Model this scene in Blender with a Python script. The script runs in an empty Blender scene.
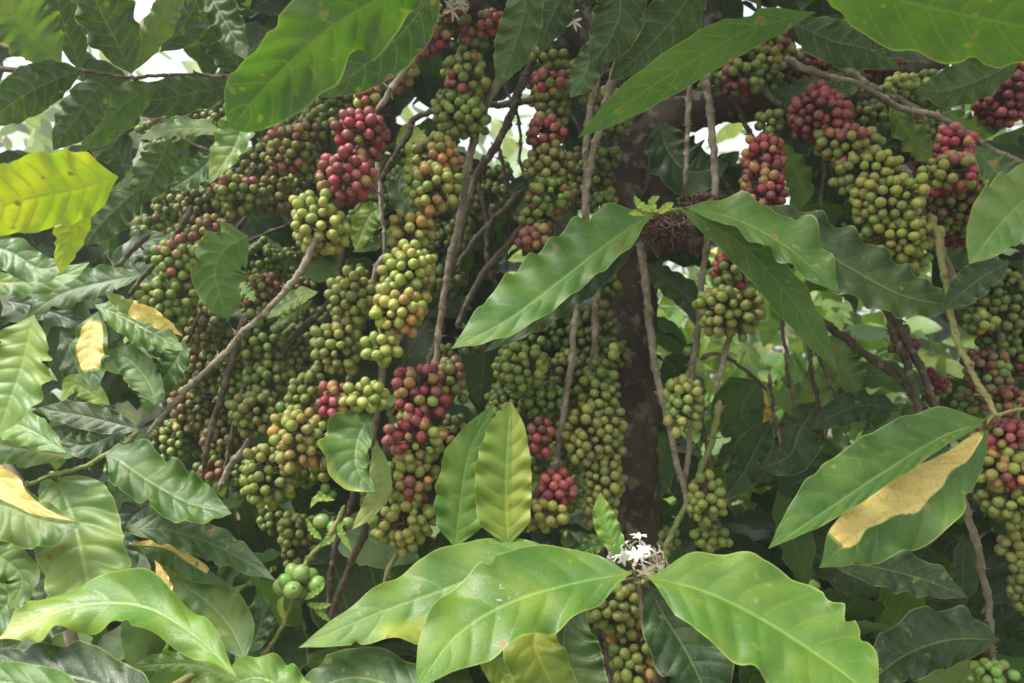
import bpy, math, random
import numpy as np
from mathutils import Vector

random.seed(7); rng = np.random.default_rng(7)
S = bpy.context.scene
COL = S.collection
W, H = 1024, 683
FOC = 804.0                      # focal length in pixels
PITCH = math.radians(6)
CAM = np.array([0.0, 0.0, 1.55])
FW = np.array([0, math.cos(PITCH), math.sin(PITCH)])
UP = np.array([0, -math.sin(PITCH), math.cos(PITCH)])
RT = np.array([1.0, 0, 0])

# ---------------------------------------------------------------- camera
cd = bpy.data.cameras.new('camera'); cam = bpy.data.objects.new('camera', cd); COL.objects.link(cam)
cam.location = CAM; cam.rotation_euler = (math.radians(90) + PITCH, 0, 0)
cd.sensor_width = 36; cd.lens = FOC / W * 36; cd.clip_start = 0.02; cd.clip_end = 500
cd.dof.use_dof = True; cd.dof.focus_distance = 0.84; cd.dof.aperture_fstop = 8.0
S.camera = cam
S.render.resolution_x = W; S.render.resolution_y = H

# ---------------------------------------------------------------- world, sun, exposure
HAZE = 0.022
SUN_EL, SUN_AZ = 58.0, -118.0     # azimuth measured from +Y (view direction) towards +X
wd = bpy.data.worlds.new('World'); S.world = wd; wd.use_nodes = True
nt = wd.node_tree; nt.nodes.clear()
sky = nt.nodes.new('ShaderNodeTexSky'); sky.sky_type = 'NISHITA'; sky.sun_disc = False
sky.sun_elevation = math.radians(SUN_EL); sky.sun_rotation = math.radians(SUN_AZ)
sky.air_density = 1.0; sky.dust_density = 6.0; sky.ozone_density = 0.6
hs = nt.nodes.new('ShaderNodeHueSaturation'); hs.inputs['Saturation'].default_value = 0.2
bg = nt.nodes.new('ShaderNodeBackground'); bg.inputs['Strength'].default_value = 0.15
wo = nt.nodes.new('ShaderNodeOutputWorld')
nt.links.new(sky.outputs[0], hs.inputs['Color']); nt.links.new(hs.outputs[0], bg.inputs['Color']); nt.links.new(bg.outputs[0], wo.inputs['Surface'])
sd = bpy.data.lights.new('sun', 'SUN'); sd.energy = 3.0; sd.angle = math.radians(18); sd.color = (1.0, 0.95, 0.86)
so = bpy.data.objects.new('sun', sd); COL.objects.link(so)
az, el = math.radians(SUN_AZ), math.radians(SUN_EL)
sdir = Vector((math.sin(az) * math.cos(el), math.cos(az) * math.cos(el), math.sin(el)))
so.rotation_euler = sdir.to_track_quat('Z', 'Y').to_euler(); so.location = (-3, 4, 6)
vs = S.view_settings; vs.view_transform = 'Standard'; vs.look = 'None'; vs.gamma = 1; vs.exposure = 1.42
S.render.engine = 'CYCLES'; S.cycles.use_denoising = True; S.cycles.max_bounces = 8
S.cycles.transmission_bounces = 4; S.cycles.diffuse_bounces = 5
S.cycles.filter_width = 1.6

# ---------------------------------------------------------------- helpers
def P(x, y, d):
    x = np.asarray(x, float); y = np.asarray(y, float); d = np.asarray(d, float)
    return CAM + d[..., None] * (FW + ((x - W / 2) / FOC)[..., None] * RT - ((y - H / 2) / FOC)[..., None] * UP)

def proj(p):
    q = p - CAM; d = q @ FW
    dd = np.where(np.abs(d) < 1e-3, 1e-3, d)
    return W / 2 + FOC * (q @ RT) / dd, H / 2 - FOC * (q @ UP) / dd, d

def build(name, V, F, mats, parent=None, smooth=True, attrs=None, uv=None, midx=None):
    V = np.asarray(V, np.float32); F = np.asarray(F, np.int32)
    me = bpy.data.meshes.new(name)
    n = F.shape[1]
    me.vertices.add(len(V)); me.vertices.foreach_set('co', V.ravel())
    me.loops.add(F.size); me.loops.foreach_set('vertex_index', F.ravel())
    me.polygons.add(len(F)); me.polygons.foreach_set('loop_start', np.arange(0, F.size, n, dtype=np.int32))
    me.polygons.foreach_set('loop_total', np.full(len(F), n, np.int32))
    me.update(calc_edges=True)
    me.polygons.foreach_set('use_smooth', np.full(len(F), smooth))
    for m in (mats if isinstance(mats, (list, tuple)) else [mats]): me.materials.append(m)
    if midx is not None: me.polygons.foreach_set('material_index', np.asarray(midx, np.int32))
    for k, a in (attrs or {}).items():
        a = np.asarray(a, np.float32)
        if a.ndim == 2:
            at = me.attributes.new(k, 'FLOAT_COLOR', 'POINT')
            at.data.foreach_set('color', np.c_[a, np.ones(len(a))].astype(np.float32).ravel())
        else:
            at = me.attributes.new(k, 'FLOAT', 'POINT'); at.data.foreach_set('value', a)
    if uv is not None:
        ul = me.uv_layers.new(name='UVMap')
        ul.data.foreach_set('uv', np.asarray(uv, np.float32)[F.ravel()].ravel())
    me.validate(); me.update()
    o = bpy.data.objects.new(name, me); COL.objects.link(o)
    if parent is not None: o.parent = parent; o.matrix_parent_inverse = parent.matrix_world.inverted()
    return o

def thing(name, label, cat, loc=(0, 0, 0), group=None):
    o = bpy.data.objects.new(name, None); COL.objects.link(o)
    o.location = loc; o.empty_display_size = .1
    o['label'] = label; o['category'] = cat
    if group: o['group'] = group
    bpy.context.view_layer.update()
    return o

def catmull(pts, n):
    p = np.asarray(pts, float)
    if len(p) == 2: p = np.array([p[0], (p[0] + p[1]) / 2, p[1]])
    q = np.vstack([2 * p[0] - p[1], p, 2 * p[-1] - p[-2]])
    seg = np.linalg.norm(np.diff(p, axis=0), axis=1); cs = np.r_[0, np.cumsum(seg)]
    t = np.linspace(0, cs[-1], n); out = []
    for v in t:
        i = min(max(np.searchsorted(cs, v, 'right') - 1, 0), len(seg) - 1)
        u = (v - cs[i]) / max(seg[i], 1e-9)
        a, b, c, d = q[i], q[i + 1], q[i + 2], q[i + 3]
        out.append(.5 * (2 * b + (c - a) * u + (2 * a - 5 * b + 4 * c - d) * u * u + (3 * b - a - 3 * c + d) * u ** 3))
    return np.array(out)

def tube_geo(path, rad, sides=8, nodes=0.0, rough=0.0, seed=0):
    """path in world space; nodes = spacing of swollen nodes; returns V, F (quads)"""
    r = np.random.default_rng(seed)
    path = np.asarray(path, float); n = len(path)
    rad = np.asarray(rad, float) * np.ones(n)
    T = np.gradient(path, axis=0); T /= np.linalg.norm(T, axis=1)[:, None] + 1e-12
    ref = np.array([0.3, 1, 0.1]);
    if abs(T[0] @ ref) > .9: ref = np.array([1, 0, 0.])
    s = np.r_[0, np.cumsum(np.linalg.norm(np.diff(path, axis=0), axis=1))]
    if nodes > 0:
        ph = r.uniform(0, nodes)
        dist = np.abs((s + ph) % nodes - nodes / 2)
        rad = rad * (1 + .26 * np.exp(-(dist / (nodes * .05)) ** 2) + .1 * np.exp(-(dist / (nodes * .25)) ** 2))
    V = []
    a = np.linspace(0, 2 * np.pi, sides, endpoint=False)
    for i in range(n):
        B = np.cross(T[i], ref); B /= np.linalg.norm(B); N = np.cross(B, T[i]); ref = N
        k = 1 + rough * r.normal(size=sides)
        V.append(path[i] + rad[i] * k[:, None] * (np.cos(a)[:, None] * N + np.sin(a)[:, None] * B))
    V = np.vstack(V)
    F = []
    for i in range(n - 1):
        for j in range(sides):
            F.append((i * sides + j, i * sides + (j + 1) % sides, (i + 1) * sides + (j + 1) % sides, (i + 1) * sides + j))
    # end caps
    c0 = len(V); V = np.vstack([V, path[0], path[-1]])
    for j in range(0, sides, 2):
        F.append((c0, (j + 2) % sides, (j + 1) % sides, j))
        b = (n - 1) * sides
        F.append((c0 + 1, b + j, b + (j + 1) % sides, b + (j + 2) % sides))
    return V, np.array(F)

# ---------------------------------------------------------------- materials
class NB:
    def __init__(s, name):
        s.m = bpy.data.materials.new(name); s.m.use_nodes = True; s.t = s.m.node_tree; s.t.nodes.clear()
        s.out = s.t.nodes.new('ShaderNodeOutputMaterial')
    def n(s, t, **kw):
        x = s.t.nodes.new(t)
        for k, v in kw.items(): setattr(x, k, v)
        return x
    def l(s, a, b): s.t.links.new(a, b)
    def val(s, sock, v):
        if isinstance(v, (int, float)): sock.default_value = v
        elif isinstance(v, (tuple, list)): sock.default_value = tuple(v) + ((1,) if len(v) == 3 and sock.type == 'RGBA' else ())
        else: s.l(v, sock)
    def math(s, op, a, b=0.0, c=None, clamp=False):
        x = s.n('ShaderNodeMath', operation=op, use_clamp=clamp); s.val(x.inputs[0], a); s.val(x.inputs[1], b)
        if c is not None: s.val(x.inputs[2], c)
        return x.outputs[0]
    def mix(s, f, a, b, mode='MIX'):
        x = s.n('ShaderNodeMix', data_type='RGBA', blend_type=mode); s.val(x.inputs[0], f); s.val(x.inputs[6], a); s.val(x.inputs[7], b)
        return x.outputs[2]
    def ramp(s, v, lo, hi, a=0.0, b=1.0):
        x = s.n('ShaderNodeMapRange', interpolation_type='SMOOTHSTEP'); s.val(x.inputs[0], v)
        x.inputs[1].default_value = lo; x.inputs[2].default_value = hi; x.inputs[3].default_value = a; x.inputs[4].default_value = b
        return x.outputs[0]
    def noise(s, scale, detail=2, co=None):
        x = s.n('ShaderNodeTexNoise'); x.inputs['Scale'].default_value = scale; x.inputs['Detail'].default_value = detail
        if co is None:
            co = s.n('ShaderNodeNewGeometry').outputs['Position']
        s.l(co, x.inputs['Vector']); return x.outputs['Fac']
    def attr(s, n): return s.n('ShaderNodeAttribute', attribute_name=n)

NV = 9.0   # lateral vein pairs per leaf
def leaf_material():
    b = NB('leaf'); uvn = b.n('ShaderNodeUVMap', uv_map='UVMap'); sp = b.n('ShaderNodeSeparateXYZ'); b.l(uvn.outputs[0], sp.inputs[0])
    u, v = sp.outputs[0], sp.outputs[1]; a = b.math('ABSOLUTE', v)
    tint = b.attr('tint').outputs['Color']; patch = b.attr('patch').outputs['Fac']
    phi = b.math('MULTIPLY', b.math('SUBTRACT', u, b.math('MULTIPLY', b.math('POWER', a, 1.3), .13)), NV)
    fr = b.math('SUBTRACT', .5, b.math('ABSOLUTE', b.math('SUBTRACT', b.math('FRACT', phi), .5)))
    lat = b.math('MULTIPLY', b.ramp(fr, .015, .075, 1, 0), b.ramp(a, .75, 1.0, 1, .0))
    halo = b.math('MULTIPLY', b.ramp(fr, .0, .22, 1, 0), b.ramp(a, .6, 1.0, 1, .0))
    mid = b.ramp(a, .014, .045, 1, 0)
    bkf = b.n('ShaderNodeNewGeometry').outputs['Backfacing']
    vein = b.math('MAXIMUM', b.math('MULTIPLY', lat, b.math('ADD', .13, b.math('MULTIPLY', bkf, .3))), b.math('MULTIPLY', mid, .62))
    n1 = b.noise(22, 3); n2 = b.noise(140, 3)
    vor = b.n('ShaderNodeTexVoronoi', feature='DISTANCE_TO_EDGE'); vor.inputs['Scale'].default_value = 330
    geo = b.n('ShaderNodeNewGeometry'); b.l(geo.outputs['Position'], vor.inputs['Vector'])
    ret = b.ramp(vor.outputs[0], 0.0, .12, 0, 1)
    base = b.mix(b.ramp(n1, .35, .7), b.mix(1.0, tint, (.72, .84, .72), 'MULTIPLY'), b.mix(1.0, tint, (1.42, 1.15, .95), 'MULTIPLY'))
    base = b.mix(b.math('MULTIPLY', b.ramp(n2, .4, .7), .18), base, (.13, .19, .06))
    # yellowing patches with a ragged edge, real colour of the blade
    yl = b.mix(b.ramp(n1, .3, .7), (.72, .60, .20), (.72, .52, .17))
    yl = b.mix(b.math('MULTIPLY', b.ramp(b.noise(260, 2), .5, .7), .35), yl, (.42, .24, .07))
    pn = b.math('ADD', patch, b.math('MULTIPLY', b.math('SUBTRACT', b.noise(60, 3), .5), .30))
    base = b.mix(b.ramp(pn, .18, .46, 0, .85), base, (.25, .31, .045))
    pm = b.ramp(pn, .47, .62)
    base = b.mix(pm, base, yl)
    lighter = b.mix(.5, b.mix(1.0, base, (2.0, 1.75, 1.7), 'MULTIPLY'), (.26, .36, .12))
    base = b.mix(vein, base, lighter)
    base = b.mix(b.math('MULTIPLY', b.ramp(a, .955, .99), .55), base, (.34, .40, .10))
    # brown specks
    spn = b.noise(75, 1); sp1 = b.ramp(spn, .75, .775)
    base = b.mix(b.ramp(spn, .69, .75, 0, .5), base, (.24, .27, .05))
    base = b.mix(b.math('MULTIPLY', b.ramp(b.noise(9, 2), .55, .72), .35), base, b.mix(1.0, base, (1.7, 1.25, .9), 'MULTIPLY'))
    base = b.mix(b.ramp(b.noise(520, 2), .64, .72, 0, .35), base, (.28, .25, .15))
    base = b.mix(b.math('MULTIPLY', sp1, .8), base, (.20, .09, .03))
    bk = geo.outputs['Backfacing']
    under = b.mix(.22, b.mix(1.0, base, (1.15, 1.15, 1.2), 'MULTIPLY'), (.13, .21, .08))
    colr = b.mix(bk, base, under)
    hgt = b.math('ADD', b.math('MULTIPLY', ret, .16), b.math('ADD', b.math('MULTIPLY', halo, -.28), b.math('MULTIPLY', n2, .35)))
    bump = b.n('ShaderNodeBump'); bump.inputs['Strength'].default_value = .45; bump.inputs['Distance'].default_value = .0012; b.l(hgt, bump.inputs['Height'])
    pr = b.n('ShaderNodeBsdfPrincipled'); b.l(colr, pr.inputs['Base Color']); b.l(bump.outputs[0], pr.inputs['Normal'])
    rgh = b.math('ADD', b.ramp(n1, .3, .7, .36, .52), b.math('MULTIPLY', bk, .2)); b.l(rgh, pr.inputs['Roughness'])
    pr.inputs['Specular IOR Level'].default_value = .40
    tr = b.n('ShaderNodeBsdfTranslucent')
    tc = b.mix(1.0, b.mix(b.math('MULTIPLY', b.math('MAXIMUM', b.math('MAXIMUM', lat, mid), b.math('MULTIPLY', halo, .35)), .8), base, (.05, .09, .01)), (1.75, 1.95, .75), 'MULTIPLY'); b.l(tc, tr.inputs['Color'])
    mx = b.n('ShaderNodeMixShader'); mx.inputs[0].default_value = .24
    b.l(pr.outputs[0], mx.inputs[1]); b.l(tr.outputs[0], mx.inputs[2]); b.l(mx.outputs[0], b.out.inputs['Surface'])
    return b.m

def cherry_material():
    b = NB('coffee_cherry'); col = b.attr('col').outputs['Color']; nav = b.attr('nav').outputs['Fac']
    oi = b.n('ShaderNodeObjectInfo').outputs['Random']
    f = b.math('ADD', .82, b.math('MULTIPLY', oi, .36))
    cb = b.n('ShaderNodeCombineXYZ'); b.l(f, cb.inputs[0]); b.l(b.math('SUBTRACT', 1.06, b.math('MULTIPLY', oi, .1)), cb.inputs[1]); b.l(f, cb.inputs[2])
    c = b.mix(1.0, col, cb.outputs[0], 'MULTIPLY')
    n = b.noise(120, 2); c = b.mix(b.ramp(n, .38, .66, 0, .8), c, b.mix(1.0, c, (1.22, 1.0, .9), 'MULTIPLY'))
    c = b.mix(b.ramp(b.noise(420, 2), .66, .74, 0, .5), c, (.12, .08, .04))
    c = b.mix(b.ramp(nav, .4, .95, 0, .8), c, (.07, .045, .02))
    pr = b.n('ShaderNodeBsdfPrincipled'); b.l(c, pr.inputs['Base Color'])
    b.l(b.ramp(n, .3, .7, .40, .56), pr.inputs['Roughness']); pr.inputs['Specular IOR Level'].default_value = .45
    pr.inputs['Subsurface Weight'].default_value = .0
    b.l(pr.outputs[0], b.out.inputs['Surface']); return b.m

def bark_material(name, c1, c2, c3, rough=.85, sc=1.0, bd=.002):
    b = NB(name); n = b.noise(90 * sc, 5); n2 = b.noise(28 * sc, 3); n3 = b.noise(300 * sc, 2)
    c = b.mix(b.ramp(n2, .35, .65), c1, c2); c = b.mix(b.ramp(n, .52, .66, 0, .8), c, c3)
    bp = b.n('ShaderNodeBump'); bp.inputs['Strength'].default_value = .8; bp.inputs['Distance'].default_value = bd
    b.l(b.math('ADD', n, b.math('MULTIPLY', n3, .4)), bp.inputs['Height'])
    pr = b.n('ShaderNodeBsdfPrincipled'); b.l(c, pr.inputs['Base Color']); pr.inputs['Roughness'].default_value = rough
    pr.inputs['Specular IOR Level'].default_value = .25
    b.l(bp.outputs[0], pr.inputs['Normal']); b.l(pr.outputs[0], b.out.inputs['Surface']); return b.m

def plain(name, c, rough=.6, c2=None, sc=40, trans=0):
    b = NB(name); n = b.noise(sc, 4); col = b.mix(b.ramp(n, .35, .65), c, c2 or tuple(x * .75 for x in c))
    pr = b.n('ShaderNodeBsdfPrincipled'); b.l(col, pr.inputs['Base Color']); pr.inputs['Roughness'].default_value = rough
    if trans:
        tr = b.n('ShaderNodeBsdfTranslucent'); b.l(col, tr.inputs['Color']); mx = b.n('ShaderNodeMixShader'); mx.inputs[0].default_value = trans
        b.l(pr.outputs[0], mx.inputs[1]); b.l(tr.outputs[0], mx.inputs[2]); b.l(mx.outputs[0], b.out.inputs['Surface'])
    else: b.l(pr.outputs[0], b.out.inputs['Surface'])
    return b.m

LEAF = leaf_material(); CHERRY = cherry_material()
BARK = bark_material('grey_branch_bark', (.25, .215, .16), (.15, .125, .085), (.36, .33, .26))
DBARK = bark_material('dark_trunk_bark', (.085, .064, .044), (.035, .027, .020), (.19, .17, .13), sc=.5, bd=.008)
TBARK = bark_material('dark_twig_bark', (.10, .083, .058), (.065, .052, .036), (.19, .165, .12))
GSTEM = bark_material('green_stem', (.13, .17, .04), (.20, .18, .07), (.25, .20, .12), rough=.6)
PETAL = plain('white_petals', (.85, .84, .76), .55, (.75, .73, .62), 200, .25)
DRIED = plain('dried_flowers', (.16, .085, .06), .9, (.10, .05, .04), 200)
MATB = {'b': BARK, 'd': DBARK, 't': TBARK, 'g': GSTEM}

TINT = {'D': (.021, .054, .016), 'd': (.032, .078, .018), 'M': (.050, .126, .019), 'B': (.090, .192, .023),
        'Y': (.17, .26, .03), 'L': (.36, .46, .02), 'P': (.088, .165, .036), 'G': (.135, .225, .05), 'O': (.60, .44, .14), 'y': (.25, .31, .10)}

# ---------------------------------------------------------------- leaf generator
PU = np.array([0, .02, .06, .13, .25, .38, .5, .62, .74, .85, .92, .97, 1.0])
PW = np.array([.03, .07, .26, .55, .86, .98, 1.0, .95, .79, .52, .28, .11, .0])
def leaf(parent, pts, wl, wr, d=.8, k=.6, kx=0, fold=.10, wave=.10, nw=5, under=False, t='M', patch=None, pet=None,
         seed=None, corr=.027, label=None, prof=None, tipdrop=0.0, name='leaf', bites=None):
    seed = seed if seed is not None else int(abs(pts[0][0] * 13 + pts[0][1] * 7 + pts[-1][0])) % 99991
    r = np.random.default_rng(seed)
    nu, ns = 84, 11
    sp = catmull(pts, nu + 1); u = np.linspace(0, 1, nu + 1)
    T = np.gradient(sp, axis=0); T /= np.linalg.norm(T, axis=1)[:, None]
    k0 = np.array([-1, 0, 1])
    T = np.array([T[max(0, i - 4):i + 5].mean(0) for i in range(nu + 1)]); T /= np.linalg.norm(T, axis=1)[:, None]
    L = np.c_[T[:, 1], -T[:, 0]]
    wave *= 1.45
    pw = PW if prof is None else np.interp(PU, np.linspace(0, 1, len(prof)), prof) * np.r_[.1, .3, .7, np.ones(8), .8, 0]
    w = np.interp(u, PU, pw)
    w = np.array([w[max(0, i - 1):i + 2].mean() if 0 < i < nu else w[i] for i in range(nu + 1)])
    s = np.linspace(-1, 1, 2 * ns + 1)                      # negative = left side (travel direction)
    p1, p2, p3, p4 = r.uniform(0, 6.28, 4)
    if bites is None:
        bites = [(r.choice([-1, 1]), r.uniform(.2, .9), r.uniform(.012, .035), r.uniform(.1, .32)) for _ in range(r.integers(0, 4))] if wl > 14 else []
    wob = lambda ph, uu: (np.sin(2 * np.pi * nw * uu + ph + 1.3 * np.sin(2 * np.pi * 1.3 * uu + ph)) * .75 + .35 * np.sin(2 * np.pi * nw * 2.1 * uu + 2 * ph))
    X = np.zeros((nu + 1, 2 * ns + 1)); Y = X.copy(); Wv = X.copy()
    for j, sv in enumerate(s):
        ww = wl if sv < 0 else wr; ph = p1 if sv < 0 else p2
        off = abs(sv) * ww * w * (1 + .36 * wave * wob(ph, u) * abs(sv) ** 2)
        for bs, bu, bw, bd in bites:
            if (sv < 0) == (bs < 0): off = off * (1 - bd * abs(sv) ** 3 * np.clip(1.25 - np.abs((u - bu) / bw), 0, 1) ** .6)
        sg = 1 if sv < 0 else -1
        shift = .07 * np.abs(sv) ** 1.5 * ww * w             # side tissue sweeps towards the tip
        X[:, j] = sp[:, 0] + L[:, 0] * off * sg + T[:, 0] * shift
        Y[:, j] = sp[:, 1] + L[:, 1] * off * sg + T[:, 1] * shift
        Wv[:, j] = ww * w
    x0, y0 = sp[:, 0].mean(), sp[:, 1].mean()
    D = d + k * (y0 - Y) / FOC * d + kx * (X - x0) / FOC * d + tipdrop * ((u ** 2)[:, None] - .33)
    G = P(X, Y, D)
    Tu = np.gradient(G, axis=0); Ts = np.gradient(G, axis=1)
    N = np.cross(Tu, Ts); N /= np.linalg.norm(N, axis=2)[..., None] + 1e-12
    c = N[nu // 2, ns]; Nm = N.mean(axis=(0, 1)); view = CAM - G[nu // 2, ns]
    sgn = 1 if Nm @ view > 0 else -1
    flip = sgn < 0
    if under: sgn = -sgn; flip = not flip
    N = N * sgn
    px = d / FOC
    a = np.abs(s)[None, :]; U = u[:, None] * np.ones_like(a)
    phi = (U - .13 * a ** 1.3) * NV
    wreal = max(wl, wr) * px
    env = np.sin(np.pi * np.clip(U, 0, 1)) ** .5
    fw = np.maximum(Wv, 1) * px
    co = corr * fw * 1.6 * np.abs(np.sin(np.pi * phi)) ** .8 * np.clip(a * 4, 0, 1) * env
    cup = fold * fw * a ** 1.25
    phs = np.where(s < 0, p3, p4)[None, :]
    wv = wave * fw * 1.7 * a ** 2.2 * np.sin(2 * np.pi * nw * U + phs + 1.3 * np.sin(2 * np.pi * 1.3 * U + phs)) * env
    und = .03 * fw * np.sin(2 * np.pi * 1.4 * U + p2)
    h = co + cup + wv + und - .02 * fw * np.exp(-(a / .06) ** 2)
    G = G + N * h[..., None]
    V = G.reshape(-1, 3)
    m = 2 * ns + 1
    I = (np.arange(nu)[:, None] * m + np.arange(2 * ns)[None, :]).ravel()
    F = np.c_[I, I + m, I + m + 1, I + 1]
    if flip: F = F[:, ::-1]
    # check orientation: face normal must equal sgn*N
    f = F[len(F) // 2]; fn = np.cross(V[f[1]] - V[f[0]], V[f[2]] - V[f[0]])
    if fn @ N.reshape(-1, 3)[f[0]] < 0: F = F[:, ::-1]
    tint = np.array(TINT[t]) * r.uniform(.88, 1.12) * np.ones((len(V), 3))
    pa = np.zeros((nu + 1, m))
    if patch is not None: pa = np.clip(np.vectorize(patch)(U + 0 * a, (s[None, :] + 0 * U)), 0, 1)
    uv = np.c_[U.ravel(), (s[None, :] + 0 * U).ravel()]
    pa = pa.ravel()
    mi = np.zeros(len(F), int)
    if pet is not None:
        q0 = P(pet[0], pet[1], d + (pet[2] if len(pet) > 2 else 0)); q1 = G[2, ns]
        mdp = (q0 + q1) / 2 + np.array([0, 0, .003]); path = catmull([q0, mdp, q1], 8)
        tv, tf = tube_geo(path, .0014, 6)
        F = np.vstack([F, tf + len(V)]); V = np.vstack([V, tv]); k1 = len(tv)
        tint = np.vstack([tint, np.tile(TINT['B'], (k1, 1))]); pa = np.r_[pa, np.zeros(k1)]
        uv = np.vstack([uv, np.tile([.4, .3], (k1, 1))]); mi = np.r_[mi, np.ones(len(tf), int)]
    o = build(name, V, F, [LEAF, GSTEM], parent, attrs={'tint': tint, 'patch': pa}, uv=uv, midx=mi)
    if label: o['label'] = label
    return o

# many small leaves as one mesh
def leaf_cloud(pos, tdir, up, size, tints, nu=10, ns=2, aspect=.38):
    """pos: n,3 base points, tdir: n,3 leaf direction, up: n,3 approx normal, size: n lengths"""
    n = len(pos); u = np.linspace(0, 1, nu + 1); s = np.linspace(-1, 1, 2 * ns + 1)
    w = np.interp(u, PU, PW)
    tdir = tdir / np.linalg.norm(tdir, axis=1)[:, None]
    B = np.cross(tdir, up); B /= np.linalg.norm(B, axis=1)[:, None] + 1e-9; Nn = np.cross(B, tdir)
    droop = rng.uniform(.05, .45, n)[:, None, None]; wvp = rng.uniform(0, 6.28, (n, 1, 1)); wvp2 = rng.uniform(0, 6.28, (n, 1, 1))
    U = u[None, :, None]; Sv = s[None, None, :]; A = np.abs(Sv)
    x = U * np.ones_like(A) * np.ones((n, 1, 1))
    y = Sv * (w[None, :, None]) * aspect * .5 * (1 + .045 * np.sin(30 * U + wvp)) * np.ones((n, 1, 1))
    z = -droop * U ** 2 * .6 + .09 * A * w[None, :, None] * aspect + .05 * A ** 2 * np.sin(26 * U + np.where(Sv < 0, wvp, wvp2)) * aspect
    L = size[:, None, None, None]
    V = pos[:, None, None, :] + L * (x[..., None] * tdir[:, None, None, :] + y[..., None] * B[:, None, None, :] + z[..., None] * Nn[:, None, None, :])
    m = 2 * ns + 1; per = (nu + 1) * m
    I = (np.arange(nu)[:, None] * m + np.arange(2 * ns)[None, :]).ravel()
    F0 = np.c_[I, I + m, I + m + 1, I + 1][:, ::-1]
    F = (F0[None] + (np.arange(n) * per)[:, None, None]).reshape(-1, 4)
    uv = np.tile(np.c_[(U + 0 * Sv).ravel(), (Sv + 0 * U).ravel()], (n, 1))
    V = V.reshape(-1, 3)
    # make the face normals agree with 'up'
    f = F[0]; fn = np.cross(V[f[1]] - V[f[0]], V[f[2]] - V[f[0]])
    if fn @ Nn[0] < 0: F = F[:, ::-1]
    T = np.repeat(tints, per, axis=0)
    return V, F, uv, T

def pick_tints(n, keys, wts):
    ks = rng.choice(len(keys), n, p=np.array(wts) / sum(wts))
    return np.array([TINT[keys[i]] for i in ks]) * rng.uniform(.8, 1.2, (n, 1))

# ---------------------------------------------------------------- cherries
CC = {'g': (.108, .150, .038), 'G': (.150, .195, .045), 'Y': (.25, .29, .058), 'y': (.20, .24, .052), 'O': (.40, .23, .07),
      'P': (.30, .11, .09), 'R': (.28, .045, .062), 'r': (.21, .065, .058), 'q': (.27, .19, .065), 'M': (.135, .034, .038), 'B': (.17, .105, .05), 'K': (.15, .27, .06)}
def sphere_t(ns=12, nr=8):
    V = [(0, 0, .88)]; nav = [1.0]
    ths = [.10, .26, .5, .85, 1.2, 1.6, 2.0, 2.45, 2.85]
    for i, th in enumerate(ths):
        for j in range(ns):
            a = 2 * math.pi * j / ns; z = math.cos(th)
            if i == 0: z -= .05
            V.append((math.sin(th) * math.cos(a), math.sin(th) * math.sin(a), z)); nav.append(1.0 if i == 0 else 0.0)
    V.append((0, 0, -1)); nav.append(0)
    F = []
    for i in range(len(ths) - 1):
        for j in range(ns):
            a, b_ = 1 + i * ns + j, 1 + i * ns + (j + 1) % ns
            F.append((a, a + ns, b_ + ns, b_))
    e = len(V) - 1; l0 = 1 + (len(ths) - 1) * ns
    for j in range(0, ns, 2):
        F.append((0, 1 + j, 1 + (j + 1) % ns, 1 + (j + 2) % ns))
        F.append((e, l0 + (j + 2) % ns, l0 + (j + 1) % ns, l0 + j))
    return np.array(V), np.array(F), np.array(nav)
SV, SF, SN = sphere_t()
CHM = {}
def cherry_mesh(c):
    if c not in CHM:
        o = build('cherry', SV * np.array([1, 1, 1.1]), SF, CHERRY, None, attrs={'col': np.tile(CC[c], (len(SV), 1)), 'nav': SN})
        CHM[c] = o.data; bpy.data.objects.remove(o)
    return CHM[c]

def rot_to(d):
    return Vector(d).to_track_quat('Z', 'Y')

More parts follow.
